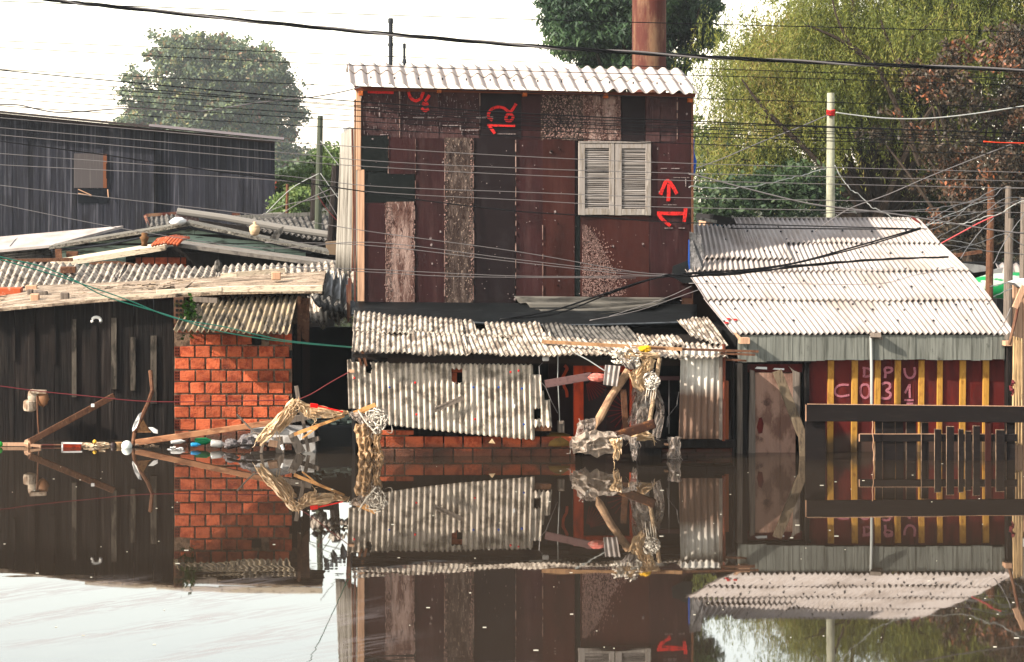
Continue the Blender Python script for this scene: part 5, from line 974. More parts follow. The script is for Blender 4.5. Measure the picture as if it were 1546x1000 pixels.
ba.part('window_stay', MB().bar(P(118, 286, BD-.1), P(138, 295, BD-.1), .025, .03).bar(P(118, 292, BD-.1), P(138, 296, BD-.1), .025, .03).bar(P(162.5, 286, BD-.1), P(163.5, 298, BD-.1), .03, .03), palepost)
ba.part('vertical_gap', MB().box(X_(232.8, BD), X_(234.4, BD), BD-.03, BD, Z_(400, BD), Z_(195, BD)), darkin)
# small hut behind the right roof, things at the right edge
hh = Thing('small_hut', 'small hut with dark tarred roof and cyan wall peeping over the pale roof', 'hut', (X_(1120, 36), 37, 0))
hh.part('roof', MB().prism([P(1077, 324, 35.5), P(1100, 328, 35.5), P(1140, 337, 35.5), P(1178, 348, 35.5), P(1120, 346, 35.5), P(1077, 336, 35.5)], 1.4), M('tarred_roof', (.05, .045, .045), rough=.9))
hh.part('wall', MB().box(X_(1066, 35.8), X_(1076, 35.8), 35.8, 36.4, 0, Z_(334, 35.8)), palepost)
hh.part('cyan_wall', MB().box(X_(1076, 35.9), X_(1101, 35.9), 35.9, 36.4, 0, Z_(338, 35.9)), cyan)
hh.part('white_lath', MB().bar(P(1105, 326, 35.3), P(1126, 349, 35.3), .03, .02).bar(P(1128, 332, 35.3), P(1150, 350, 35.3), .03, .02).bar(P(1058, 331, 35.4), P(1082, 335, 35.4), .05, .03).bar(P(1100, 345, 35.3), P(1118, 342, 35.3), .03, .02), whiteside)
er = Thing('distant_shack', 'shack with pale corrugated roof beyond the wooden poles at the right edge', 'shack', (X_(1540, 41), 42, 0))
row(er, [(1515, 424), (1620, 424)], [(1503, 399), (1620, 400)], 40, 42, .12, roofw, .02, 51)
er.part('wall', MB().box(X_(1440, 41.5), X_(1640, 41.5), 42.2, 43, -.2, Z_(398, 42)).box(X_(1505, 40.3), X_(1620, 40.3), 40.3, 42, -.2, Z_(428, 40.3)), darkin)
er.part('scrap_roof', MB().prism([P(1448, 397, 41), P(1485, 401, 41), P(1500, 408, 41), P(1470, 412, 41)], .4).prism([P(1500, 408, 40.5), P(1515, 404, 40.5), P(1512, 416, 40.5), P(1502, 417, 40.5)], .1), galv)
er.part('beam', MB().bar(P(1430, 388, 42), P(1482, 380, 42), .07, .06), brownw)
single('green_canoe', 'green and white boat hull lying behind the right end of the pale roof', 'boat', MB().lathe(P(1462, 432, 39), [(.02, 0), (.14, .1), (.22, .35), (.26, .8), (.25, 1.4), (.16, 1.9), (.02, 2.1)], 16, axis='x'), M('green_hull', (.03, .3, .12), [((.5, .52, .48), (1.5, 4, 7), .52, .56, .9)], rough=.4), smooth=True)
single('plank_wall', 'pale timber wall end at the right edge of the frame behind the bamboo', 'wall', (lambda m: [m.box(X_(1530+k*7, 33), X_(1536.4+k*7, 33), 33, 33.05, -.3, Z_(428-k*1.5+rnd.uniform(-1, 1), 33)) for k in range(10)] and m)(MB()), palepost)
single('white_awning', 'crumpled white awning sheet over the timber wall end at the right edge', 'awning', MB().prism([P(1531, 427, 32.8), P(1548, 422, 32.8), P(1600, 420, 32.8), P(1600, 438, 32.8), P(1540, 434, 32.8)], .3), foam)
# ------------------------------------------------------------------ concrete pole and the brown pole
cp = Thing('concrete_pole', 'tall pale concrete pole behind the big pale roof with red tape near its top', 'pole', (X_(1254, 33.6), 33.6, -.5))
cp.part('shaft', MB().tube([P(1253.4, 560, 33.6), P(1253.7, 335, 33.6), P(1254.3, 140.5, 33.6)], [.075, .07, .058], 16), conc)
tpz = MB()
for k in range(5): tpz.tube([P(1248, 167+k*1.8, 33.53), P(1254, 168+k*1.4, 33.5), P(1260, 166.5+k*1.9, 33.53)], .014, 5)
cp.part('red_tape', tpz, redp)
single('utility_pole', 'lone brown pole standing left of the tall house above the low roofs', 'pole', MB().tube([P(479, 420, 46), P(481, 300, 46), P(483.5, 175, 46)], [.085, .08, .065], 10), M('mossy_pole', (.12, .13, .1), rough=1))
single('utility_pole', 'short thin post standing before the greenery right of the barn', 'pole', MB().tube([P(433, 330, 48), P(434, 278, 48)], .035, 8), brownw)
single('utility_pole', 'thick dark post beside the lone brown pole behind the low roofs', 'pole', MB().tube([P(474, 340, 47), P(477, 262, 47)], .1, 8).tube([P(500, 380, 44), P(508, 250, 44)], .1, 8), darkw)
single('far_roof', 'tiny red roofed shelter far behind the barn', 'shelter', MB().prism([P(414, 280, 70), P(436, 281, 70), P(434, 274, 70), P(418, 272, 70)], 2).box(X_(415, 70), X_(434, 70), 70.2, 71.5, 0, Z_(280, 70)), M('far_red', (.35, .12, .09), rough=1))
# ------------------------------------------------------------------ cables
def spline(pts, sub=6):
    pts = [Vector(p) for p in pts]; N = len(pts); out = []
    for i in range(N-1):
        p0, p1, p2, p3 = pts[max(0, i-1)], pts[i], pts[i+1], pts[min(N-1, i+2)]
        for k in range(sub):
            t = k/sub; out.append(.5*((2*p1)+(p2-p0)*t+(2*p0-5*p1+4*p2-p3)*t*t+(3*p1-p0-3*p2+p3)*t**3))
    out.append(pts[-1]); return out
def cable(pts, D, r, mat, lab, group=None, wob=0, D2=None, Dl=None):
    n = len(pts); D2 = D2 or D
    q = spline([P(x, y, (Dl[i] if Dl else D+(D2-D)*i/(n-1))) for i, (x, y) in enumerate(pts)])
    if wob: q = [p+Vector((0, rnd.uniform(-wob, wob), rnd.uniform(-wob, wob))) for p in q]
    return single('cable', lab, 'cable', MB().tube(q, r*(.8 if r > .008 else .9), 5), mat, group, smooth=True)
# the twisted thick bundle
tw = spline([P(x, y, 24) for x, y in [(-60, -22), (78, 0), (160, 9), (400, 34), (590, 52), (780, 68), (960, 80), (1160, 91), (1350, 99), (1600, 108)]], 40)
bt = Thing('twisted_cable', 'thick twisted bundle cable sweeping across the sky above the white roof', 'cable', tw[0])
for k in range(3):
    bt.part('strand', MB().tube([p+Vector((0, math.cos(i*.13+k*2.094)*.014, math.sin(i*.13+k*2.094)*.014)) for i, p in enumerate(tw)], .0125, 6), [cablem, cableg, cablem][k], smooth=True)
cable([(-60, 0), (0, 2), (400, 17), (780, 29), (1160, 39), (1600, 50)], 24, .006, cablem, 'topmost thin dark cable crossing the whole sky')
skyl = 'thin dark overhead cable running between the barn roof and the eave of the tall house'
G_ = 'thin dark cables across the sky'
for pts in [[(-60, 60), (0, 62), (400, 78), (780, 93), (1160, 107), (1600, 121)], [(-60, 69), (0, 72), (400, 93), (780, 107), (1160, 117), (1600, 131)], [(-60, 102), (0, 105), (400, 125), (780, 139), (1160, 152), (1600, 164)],
            [(-60, 110), (0, 117), (400, 149), (780, 176), (1160, 190), (1600, 203)], [(-60, 120), (0, 126), (400, 151), (780, 180), (1160, 196), (1600, 210)], [(-60, 128), (0, 133), (400, 157), (780, 183), (1160, 199), (1600, 214)],
            [(-60, 133), (0, 138), (400, 167), (780, 189), (1160, 205), (1600, 219)], [(-60, 144), (0, 149), (400, 175), (780, 196), (1160, 210), (1600, 224)], [(-60, 156), (0, 160), (400, 187), (780, 206), (1160, 222), (1600, 236)]]:
    cable(pts, 24, .0055, cablem, skyl, G_)
cable([(-60, 98), (0, 106), (200, 125), (400, 143), (600, 158), (780, 171), (1160, 188), (1600, 204)], 24.2, .009, cablem, 'thicker dark cable among the thin ones passing below the white roof edge')
gl = 'thin grey cable stretched low across the barn and the maroon boards of the tall house'; G2 = 'thin grey cables before the houses'
for pts in [[(-60, 173), (0, 178), (400, 212), (560, 223), (780, 236), (1040, 247), (1600, 262)], [(-60, 187), (0, 193), (400, 228), (560, 243), (780, 254), (1040, 262), (1600, 275)], [(-60, 199), (0, 204), (400, 240), (560, 252), (780, 264), (1040, 273), (1600, 286)],
            [(-60, 228), (0, 232), (400, 263), (560, 281), (780, 290), (1040, 299), (1600, 308)], [(-60, 246), (0, 249), (400, 271), (560, 290), (780, 302), (1040, 314), (1600, 322)], [(-60, 272), (0, 280), (400, 326), (560, 350), (780, 380), (960, 411), (1045, 415)],
            [(-60, 300), (0, 309), (200, 348), (400, 375), (560, 366), (780, 392), (960, 412), (1045, 414)], [(400, 366), (560, 371), (780, 396), (960, 415), (1045, 416)], [(400, 402), (560, 407), (780, 417), (960, 417), (1045, 417)], [(440, 404), (560, 411), (700, 418), (960, 420)]]:
    cable(pts, 26, .0052, cableg, gl, G2, D2=26.4)
cable([(-60, 200), (0, 213), (150, 233), (300, 255), (400, 268), (540, 288), (640, 303), (780, 319), (870, 325), (1000, 335), (1170, 340), (1400, 346)], 26, .008, cablem, 'dark cable sagging from the upper left across the barn and below the grey shutters')
cable([(-30, 156), (0, 158), (30, 159), (60, 166), (90, 170), (130, 168), (200, 164), (290, 169), (340, 163), (400, 154), (470, 147), (520, 138), (545, 131)], 27, .012, cableg, 'wavy pale service cable drooping over the barn to the corner of the tall house roof', D2=30)
gbl = 'thin green line slanting from the far left down over the brick house'; 
cable([(-40, 372), (0, 388), (60, 402), (112, 423), (160, 448), (250, 475), (330, 500), (430, 516), (531, 525)], 17, .006, greenl, gbl, 'green lines', Dl=[16, 16.5, 17, 17.5, 18.2, 19.2, 20.4, 22.2, 27.4])
cable([(-40, 378), (0, 392), (90, 418), (190, 452), (262, 480), (340, 494), (430, 514), (531, 524)], 17.2, .006, greenl, gbl, 'green lines', Dl=[16, 16.5, 17.2, 18.2, 19.2, 20.4, 22.2, 27.42])
cable([(-40, 578), (0, 583), (60, 591), (130, 598), (200, 605), (260, 607), (350, 606), (440, 604)], 28.6, .008, redl, 'dark red string stretched across the black plank wall')
cable([(442, 607), (470, 595), (500, 577), (527, 562)], 28.0, .007, redl, 'pinkish string rising from the broken frame to the siding', D2=27.5)
# black bundle over the big pale roof
for k, pts in enumerate([[(755, 482), (830, 470), (900, 448), (960, 428), (1000, 418), (1045, 412), (1120, 408), (1200, 397), (1300, 370), (1390, 344)], [(760, 482), (840, 474), (930, 440), (1010, 416), (1100, 412), (1180, 402), (1290, 376), (1390, 346)]]):
    cable(pts, 20, .011 if k == 0 else .008, cablem, 'heavy black cable curving from the tarpaulin up across the big pale roof' if k == 0 else 'second black cable hugging the heavy one across the big pale roof', D2=20.4)
bl = 'black cable of the bundle lying low across the big pale roof'
for k in range(4):
    cable([(1000, 416+k), (1045, 413+k*1.5), (1130, 410+k*.7), (1220, 402-k), (1340, 392-k*.4), (1432, 388+k*.4)], 20, .008, cablem, bl, 'black cables across the pale roof', wob=.006)
cable([(1100, 345), (1180, 345), (1290, 346), (1390, 346)], 21, .007, cablem, 'straight black cable just below the ridge of the big pale roof')
cable([(1040, 428), (1160, 428), (1320, 429), (1380, 416), (1440, 404)], 21, .004, cableg, 'thin grey wire crossing the middle of the big pale roof')
cable([(920, 478), (960, 465), (1010, 448), (1044, 432)], 20, .004, cableg, 'thin wire rising to the right over the black tarpaulin')
cable([(890, 484), (960, 470), (1020, 450), (1060, 436)], 20.05, .004, cableg, 'second thin wire rising to the right over the black tarpaulin')
# right-hand tangle
cable([(1262, 170), (1290, 174), (1340, 179), (1400, 179), (1470, 172), (1560, 158)], 30, .012, cablew, 'thick pale cable sagging from the concrete pole to the right edge')
cable([(1250, 174), (1200, 195), (1146, 216), (1090, 240), (1052, 254)], 31, .01, cableg, 'pale cable sloping from the concrete pole down to the tall house', D2=30)
cable([(1040, 263), (1060, 267), (1120, 283), (1200, 303), (1250, 312), (1340, 322), (1430, 336), (1510, 349), (1580, 355)], 29.5, .013, cableg, 'thick pale cable sagging from the tall house behind the concrete pole to the right')
cable([(1040, 282), (1070, 284), (1110, 284), (1150, 279), (1190, 270), (1215, 264), (1248, 254)], 30, .01, cablew, 'wavy white cable between the tall house and the concrete pole', wob=.012, D2=32)
cable([(1260, 249), (1268, 265), (1282, 284), (1300, 297), (1315, 312), (1335, 322), (1350, 330), (1372, 334), (1390, 340), (1420, 336), (1450, 339), (1480, 330), (1510, 322), (1540, 305), (1580, 298)], 32, .01, cablew, 'kinked white cable dropping from the concrete pole and looping right over the roof corner', wob=.014)
cable([(1230, 350), (1281, 316), (1340, 294), (1400, 268), (1460, 244), (1532, 216)], 29, .009, cableg, 'pale wire slanting steeply up to the red tape at the right')
cable([(1485, 214), (1510, 216), (1560, 217)], 28.95, .014, M('orange_red_cord', (.65, .09, .03), rough=.6), 'orange red cord at the right edge in front of the brown tree')
tl_ = 'thin pale wire of the tangle between the pale roof corner and the wooden poles'; G3 = 'tangled wires at the right'
for pts in [[(1240, 322), (1330, 320), (1400, 316), (1450, 308), (1500, 296), (1520, 284), (1600, 288)], [(1412, 360), (1450, 340), (1490, 318), (1522, 298), (1560, 305)], [(1424, 383), (1460, 372), (1490, 363), (1515, 353), (1530, 362), (1560, 378)], [(1405, 348), (1440, 330), (1470, 305), (1498, 288), (1520, 283)],
            [(1380, 352), (1420, 330), (1450, 318), (1480, 305), (1500, 300)], [(1500, 398), (1520, 360), (1545, 325), (1560, 300)], [(1450, 390), (1475, 355), (1500, 330)], [(1400, 330), (1450, 325), (1490, 318), (1546, 300)], [(1395, 365), (1440, 372), (1500, 380), (1560, 385)], [(1495, 433), (1530, 425), (1600, 405)], [(1500, 448), (1540, 432), (1600, 420)],
            [(1385, 352), (1410, 330), (1440, 312), (1490, 297)], [(1420, 360), (1450, 365), (1480, 372)]]:
    cable(pts, 33, .0085, cablew if rnd.random() < .45 else cableg, tl_, G3, wob=.008, D2=35)
cable([(1415, 371), (1450, 352), (1480, 336), (1512, 322)], 33, .014, M('pink_red_cable', (.6, .16, .16), rough=.6), 'pink red cable rising from the roof edge to the wooden poles')
cable([(1430, 390), (1460, 400), (1430, 470), (1500, 480)], 33, .004, cableg, 'very thin slack wire at the right roof edge') if False else None
cable([(1500, 508), (1515, 490), (1526, 465)], 27.6, .008, cableg, 'short thin stick wire over the right end of the pale roof')
al_ = 'short slack wire between the lone brown pole and the white siding'
for pts in [[(484, 213), (498, 232), (512, 250)], [(481, 281), (495, 302), (515, 337)], [(480, 296), (495, 318), (514, 338)], [(484, 262), (498, 282), (517, 308)], [(395, 325), (430, 310), (470, 302), (515, 292)], [(400, 324), (440, 285), (482, 262)], [(415, 330), (450, 308), (500, 285)]]:
    cable(pts, 40, .011, redl if pts[0] == (480, 296) else cablew if rnd.random() < .5 else cableg, al_, 'slack wires left of the tall house')

# ------------------------------------------------------------------ plank, string, trash at the waterline (left)
single('brace_plank', 'brown plank rising diagonally from the trash line against the black shed wall', 'plank', MB().bar(P(45, 667, 28.5), P(172, 598, 29.1), .085, .04), brownw, bevel=.005)
single('nail_plate', 'small white tag on the diagonal brown plank', 'tag', MB().box(X_(138, 28.95), X_(143, 28.95), 28.88, 28.92, Z_(614.5, 28.9), Z_(610, 28.9)), foam)
single('floating_board', 'long sunlit brown board floating slanted from the bottle to the broken frame', 'board', MB().bar(P(205, 668.5, 28.7), P(413, 638, 28.2), .085, .05, w2=.075), M('sunlit_board', (.36, .2, .12), [((.2, .1, .06), (3, 14, 14), .45, .65, .8), ((.5, .34, .22), (4, 20, 20), .56, .7, .6)], rough=.8), bevel=.006)
cu = Thing('hanging_containers', 'cluster of old plastic containers hanging from a string on the black wall', 'containers', P(55, 668, 29.2))
pc = M('grimy_plastic', (.5, .42, .34), [((.22, .14, .09), (9, 9, 9), .42, .6, .8)], rough=.5)
cu.part('container', MB().lathe(P(45, 622, 29.2), [(.03, 0), (.085, .02), (.095, .06), (.09, .15), (.055, .17)], 12), pc, smooth=False)
cu.part('container', MB().ball(P(50, 600, 29.2), .085, .05, .11, j=.12), pc, smooth=True); cu.part('container', MB().ball(P(65, 603, 29.18), .08, .05, .1, j=.16), M('brown_plastic', (.3, .17, .1), rough=.5), smooth=True)
cu.part('lid', MB().bar(P(45, 591, 29.15), P(70, 592, 29.15), .05, .06), pc)
cu.part('string', MB().tube([P(56, 598, 29.15), P(57, 630, 29.1), P(59, 660, 29.1)], .012, 5), brownw)
st = Thing('hanging_root', 'crooked brown stick hanging down the black wall into the trash line', 'stick', P(200, 672, 28.7))
st.part('stick', MB().tube([P(227, 560, 29.35), P(230, 590, 29.2), P(222, 612, 29.1), P(212, 634, 28.9), P(203, 655, 28.8), P(200, 674, 28.7)], .03, 7), brownw)
st.part('rag', MB().prism([P(216, 634, 28.75), P(225, 650, 28.8), P(228, 653, 28.75), P(207, 653, 28.7), P(211, 642, 28.75)], .05), M('tan_rag', (.42, .25, .13), [((.2, .1, .06), (14, 14, 14), .45, .6, .8)], rough=.8))
st.part('shell', MB().prism([P(214, 623, 28.75), P(211, 633, 28.7), P(206, 646, 28.7), P(200, 652, 28.75), P(199.5, 648, 28.75), P(203, 637, 28.7), P(209, 626, 28.7)], .03), foam)
st.part('cup', MB().prism([P(224, 646, 28.7), P(231, 646, 28.7), P(238, 650, 28.7), P(238, 655, 28.7), P(232, 654, 28.7)], .06), foam)
DT = 28.75
def tr_(name, lab, cat, mb, mat, **k): return single(name, lab, cat, mb, mat, **k)
tr_('boom_stick', 'straight pale stick floating at the far left of the trash line', 'stick', MB().bar(P(-20, 671, DT), P(40, 671, DT), .045, .04), palepost)
tr_('ball', 'small green ball floating at the left edge', 'ball', MB().ball(P(0, 671, DT-.1), .04), M('green_plastic', (.05, .4, .08), rough=.4), smooth=True)
tr_('wood_knot', 'pale knotty stub at the foot of the diagonal plank', 'wood stub', MB().ball(P(43, 670, DT-.1), .055, .05, .06, j=.3).bar(P(40, 664, DT-.1), P(44, 677, DT-.1), .05, .05).bar(P(46, 672, DT-.15), P(62, 674, DT-.15), .035, .04), palepost)
tr_('red_stick', 'thin red brown stick floating in the trash line', 'stick', MB().tube([P(50, 672.5, DT), P(92, 672, DT)], .014, 6), rust)
cart = Thing('carton', 'orange red box with a white rim floating among the trash', 'carton', P(109, 680, DT)); cart.part('box_body', MB().box(X_(95, DT), X_(123, DT), DT-.1, DT, -.03, Z_(669, DT)), M('orange_red_carton', (.62, .11, .04), [((.2, .04, .03), (12, 12, 12), .5, .6, .7)], rough=.5), bevel=.008)
cart.part('rim', MB().bar(P(93.5, 669, DT-.12), P(124, 669.5, DT-.12), .022, .02).bar(P(94, 668, DT-.12), P(94, 681, DT-.12), .022, .02).bar(P(93.5, 681, DT-.12), P(122, 681, DT-.12), .018, .02), foam)
def crumple(x0, x1, y0, y1, D, n, r, seed=0):
    r_ = random.Random(seed); mb = MB()
    for _ in range(n):
        x, y = r_.uniform(x0, x1), r_.uniform(y0, y1); c = P(x, y, D+r_.uniform(-.1, .1)); a = [Vector((r_.uniform(-1, 1), r_.uniform(-1, 1), r_.uniform(-.6, .6)))*r*r_.uniform(.5, 1.4) for _ in range(4)]
        mb.hexa([c+a[0]*1.2-Vector((r, 0, .3*r)), c+a[1]*.4+Vector((r, 0, -.3*r)), c+a[2]*.4+Vector((r, r, -.2*r)), c+a[3]*.4+Vector((-r, r, -.2*r)), c-a[2]*.3+Vector((-r, 0, .3*r)), c-a[3]*.3+Vector((r, 0, .4*r)), c-a[0]*.3+Vector((r, r, .3*r)), c-a[1]*.3+Vector((-r, r, .4*r))])
    return mb
tr_('crumpled_foil', 'crumpled cream wrapper floating right of the orange red box', 'wrapper', crumple(120, 164, 669, 675, DT, 26, .035, 3), M('cream_wrapper', (.7, .58, .44), [((.4, .2, .1), (20, 20, 20), .5, .62, .7)], rough=.4))
tr_('knob', 'small yellow knob on the cream wrapper', 'cap', MB().ball(P(143, 667, DT-.05), .028), M('yellow_cap', (.75, .5, .1), rough=.5), smooth=True)
tr_('dark_jar', 'small dark round jar floating in the trash line', 'jar', MB().lathe(P(171, 679, DT-.05), [(.04, -.02), (.045, .03), (.04, .08), (.025, .1)], 12), M('jar_dark', (.07, .05, .05), rough=.3), smooth=True)
tr_('paper_cup', 'tan crumpled cup next to the dark jar', 'cup', MB().lathe(P(179, 679, DT), [(.045, -.02), (.055, .05), (.06, .1)], 12), M('tan_paper', (.5, .34, .2), rough=.8))
tr_('ball', 'white ball with blue mark floating by the crooked stick', 'ball', MB().ball(P(191.5, 673.5, DT-.15), .075, nu=18, nv=12), M('white_blue_ball', (.72, .74, .7), [((.05, .35, .45), (9, 9, 9), .56, .6, .9)], rough=.5), smooth=True)
tr_('trash_bits', 'scattered white and brown scraps floating right of the white ball', 'scraps', crumple(200, 238, 670, 678, DT, 20, .025, 5), M('mixed_scraps', (.45, .34, .26), rough=.6, island=.7))
def bottle(x, y, D, L_, r, mat, lab, ang=0, name='plastic_bottle'):
    c = P(x, y, D); mb = MB().lathe(Vector((0, 0, 0)), [(r*.8, 0), (r, .02), (r, L_*.62), (r*.85, L_*.7), (r*.35, L_*.88), (r*.35, L_)], 14, axis='x')
    ca, sa = math.cos(ang), math.sin(ang); mb.v = [(c.x+v[0]*ca-v[2]*sa, c.y+v[1], c.z+v[0]*sa+v[2]*ca) for v in mb.v]
    return single(name, lab, 'bottle', mb, mat, smooth=True)
clearp = M('clear_plastic', (.42, .4, .38), [((.7, .68, .64), (20, 20, 20), .55, .66, .8)], rough=.15, spec=.8)
bottle(258, 667, DT, .2, .035, foam, 'white bottle floating under the long brown board', .03)
bottle(294, 667, DT-.15, .25, .05, M('green_bottle', (.02, .27, .13), [((.2, .5, .3), (14, 14, 14), .58, .68, .6)], rough=.25), 'bright green bottle floating before the brick wall', .05)
bottle(288, 671.5, DT-.25, .14, .028, M('blue_bottle', (.05, .3, .5), rough=.3), 'small blue bottle half under the green bottle')
bottle(318, 669, DT-.3, .22, .052, clearp, 'clear crushed bottle right of the green bottle', -.12)
tr_('white_scraps', 'white scraps of film floating below the white bottle', 'scraps', crumple(250, 275, 675, 680, DT-.3, 10, .022, 8), foam)
tr_('grey_bag', 'crumpled grey bag floating at the foot of the broken frame', 'bag', MB().ball(P(348, 670, 28.3), .1, .08, .06, j=.25).ball(P(374, 667, 28.2), .12, .08, .09, j=.3), M('grey_bag', (.2, .18, .18), [((.4, .38, .36), (9, 9, 9), .5, .65, .7)], rough=.4))
tr_('dark_stick', 'dark bent branch floating at the waterline before the frame', 'branch', MB().tube([P(343, 677, 28), P(360, 673, 28), P(390, 672, 28), P(412, 675, 28)], .022, 6, r2=.012), darkw)
# broken frame with plastic
single('foam_board', 'white foam slab floating under the broken frame', 'foam slab', MB().hexa([P(377, 668, 28.3), P(478, 672, 28.2), P(478, 672, 28.7), P(377, 668, 28.7), P(378, 648, 28.35), P(420, 641, 28.3), P(470, 643, 28.7), P(390, 643, 28.7)]), M('dirty_foam', (.5, .48, .46), [((.25, .22, .2), (7, 7, 7), .45, .62, .7)], rough=.95), bevel=.015)
single('foam_board', 'small grey foam block half sunk right of the broken frame', 'foam slab', MB().box(X_(455, 28.2), X_(477, 28.2), 28.2, 28.5, -.05, Z_(652, 28.2), .02), MC['dirty_foam'], bevel=.01)
single('upright_stick', 'short grey upright board poking up through the broken frame', 'stick', MB().bar(P(447, 583, 28.0), P(452, 612, 28.0), .055, .03).bar(P(452, 610, 28.01), P(460, 648, 28.01), .05, .03).bar(P(459, 646, 28), P(466, 682, 28), .05, .03), greyw)
single('crossing_lath', 'thin sunlit lath slanting up right through the broken frame', 'lath', MB().bar(P(444, 656, 27.9), P(520, 628, 27.8), .045, .03, w2=.03).bar(P(456, 662, 27.85), P(480, 645, 27.8), .02, .02), M('sunlit_lath', (.6, .36, .17), [((.35, .18, .08), (14, 14, 14), .48, .66, .7)], rough=.8))
single('crossing_lath', 'upper thin lath whose end rests on the corrugated siding', 'lath', MB().bar(P(534, 624, 27.55), P(567, 611, 27.5), .05, .03).bar(P(545, 624, 27.55), P(558, 619.5, 27.5), .02, .02), MC['sunlit_lath'])
single('floor_beam', 'grey brown beam lying behind the plastic wrapped frame', 'beam', MB().bar(P(408, 640, 28.3), P(470, 628, 28.3), .08, .06).bar(P(455, 668, 28.1), P(482, 662, 28.0), .06, .05), greyw)
single('twig', 'thin twig sticking up left of the broken frame', 'twig', MB().tube([P(358, 626, 28.1), P(375, 644, 28.1), P(393, 660, 28.1)], .013, 5).tube([P(370, 661, 28.1), P(384, 653, 28.05), P(392, 655, 28)], .007, 5), greyw)
single('wood_block', 'small pale wooden block floating under the frame', 'block', MB().hexa([P(404, 674, 27.9), P(418, 676, 27.9), P(418, 676, 28), P(404, 674, 28), P(407, 664, 27.9), P(420, 666, 27.9), P(420, 666, 28), P(407, 664, 28)]), palepost, bevel=.006)
single('wood_pieces', 'broken pale timber pieces standing in the water under the frame', 'timber', MB().bar(P(420, 660, 28.1), P(424, 690, 28.1), .12, .05).bar(P(440, 655, 28.05), P(455, 684, 28), .1, .05, w2=.13).bar(P(398, 664, 28), P(394, 684, 28), .04, .03), greyw)
wrap('plastic_sheet', 'cream plastic stretched over the left leg of the broken frame', 'plastic sheet', [([(447, 606, 27.85), (430, 625, 27.85), (410, 647, 27.85), (390, 669, 27.9)], [13, 15, 16, 13], dict(seed=21, folds=2, amp=.03)), ([(441, 620, 27.9), (436, 634, 27.9), (420, 650, 27.95)], [14, 12, 8], dict(seed=22, folds=2, amp=.03)), ([(452, 607, 27.84), (446, 608, 27.83), (440, 615, 27.84)], [14, 12, 10], dict(seed=29, folds=2, amp=.02))], filmc)
wrap('plastic_sheet', 'cream plastic stretched along the upper bar of the broken frame to the siding', 'plastic sheet', [([(448, 607, 27.84), (470, 620, 27.82), (500, 625, 27.8), (526, 623, 27.78)], [10, 18, 14, 5], dict(seed=23, folds=2, amp=.035)), ([(455, 612, 27.86), (462, 625, 27.86), (475, 630, 27.86)], [10, 10, 5], dict(seed=24, folds=2, amp=.02))], filmc)
single('red_tool', 'bright red plastic tool lying on the upper bar of the broken frame', 'handle', MB().bar(P(468.5, 612, 27.7), P(480, 613.5, 27.7), .055, .04).bar(P(480, 613, 27.7), P(518, 622, 27.68), .018, .02), M('bright_red_plastic', (.75, .02, .015), rough=.4), bevel=.003)
kn = loops(MB(), 570, 637, 40, 18, 9, 27.34, (.004, .009), 4)
kn.tube([P(541, 620, 27.3), P(552, 637, 27.3), P(568, 655, 27.32)], .012, 5)
single('string_bundle', 'bundle of pale strings looped at the lower left corner of the siding', 'strings', kn, MC['white_strand'])
wrap('plastic_sheet', 'pale plastic bunched at the lower left corner of the siding', 'plastic sheet', [([(528, 624, 27.5), (542, 630, 27.45), (556, 640, 27.42), (578, 634, 27.4)], [6, 14, 22, 12], dict(seed=25, folds=3, amp=.04)), ([(580, 625, 27.4), (576, 640, 27.4), (566, 652, 27.4)], [10, 14, 12], dict(seed=26, folds=2, amp=.03))], filmg)
wrap('plastic_curtain', 'broad amber plastic curtain hanging into the water left of the bricks', 'plastic sheet', [([(549, 640, 27.42), (549, 660, 27.4), (552, 680, 27.42), (553, 697, 27.42)], [26, 24, 22, 20], dict(seed=27, folds=3, amp=.05))], filmy)
wrap('plastic_curtain', 'narrow amber plastic strip hanging into the water against the bricks', 'plastic sheet', [([(572, 650, 27.42), (568, 665, 27.4), (570, 682, 27.42), (572, 697, 27.42)], [12, 12, 14, 14], dict(seed=28, folds=2, amp=.03))], filmy)
single('bottle_light', 'pale vertical paint tube floating in the alley water', 'tube', MB().tube([P(425, 672, 27.7), P(428, 679, 27.7)], .02, 8), foam)
# small floating specks
sp = MB()
for _ in range(110):
    D = 16.2+11*rnd.random()**1.3; x = rnd.uniform(-30, 1580); X = X_(x, D); s_ = rnd.choice([.002, .003, .004, .007]); l = s_*rnd.uniform(1, 3.2)
    sp.box(X-l, X+l, D-s_, D+s_, -.002, .004)
o = mesh_obj('floating_specks', sp, M('foam_speck', (.6, .57, .5), rough=.8)); o['kind'] = 'stuff'

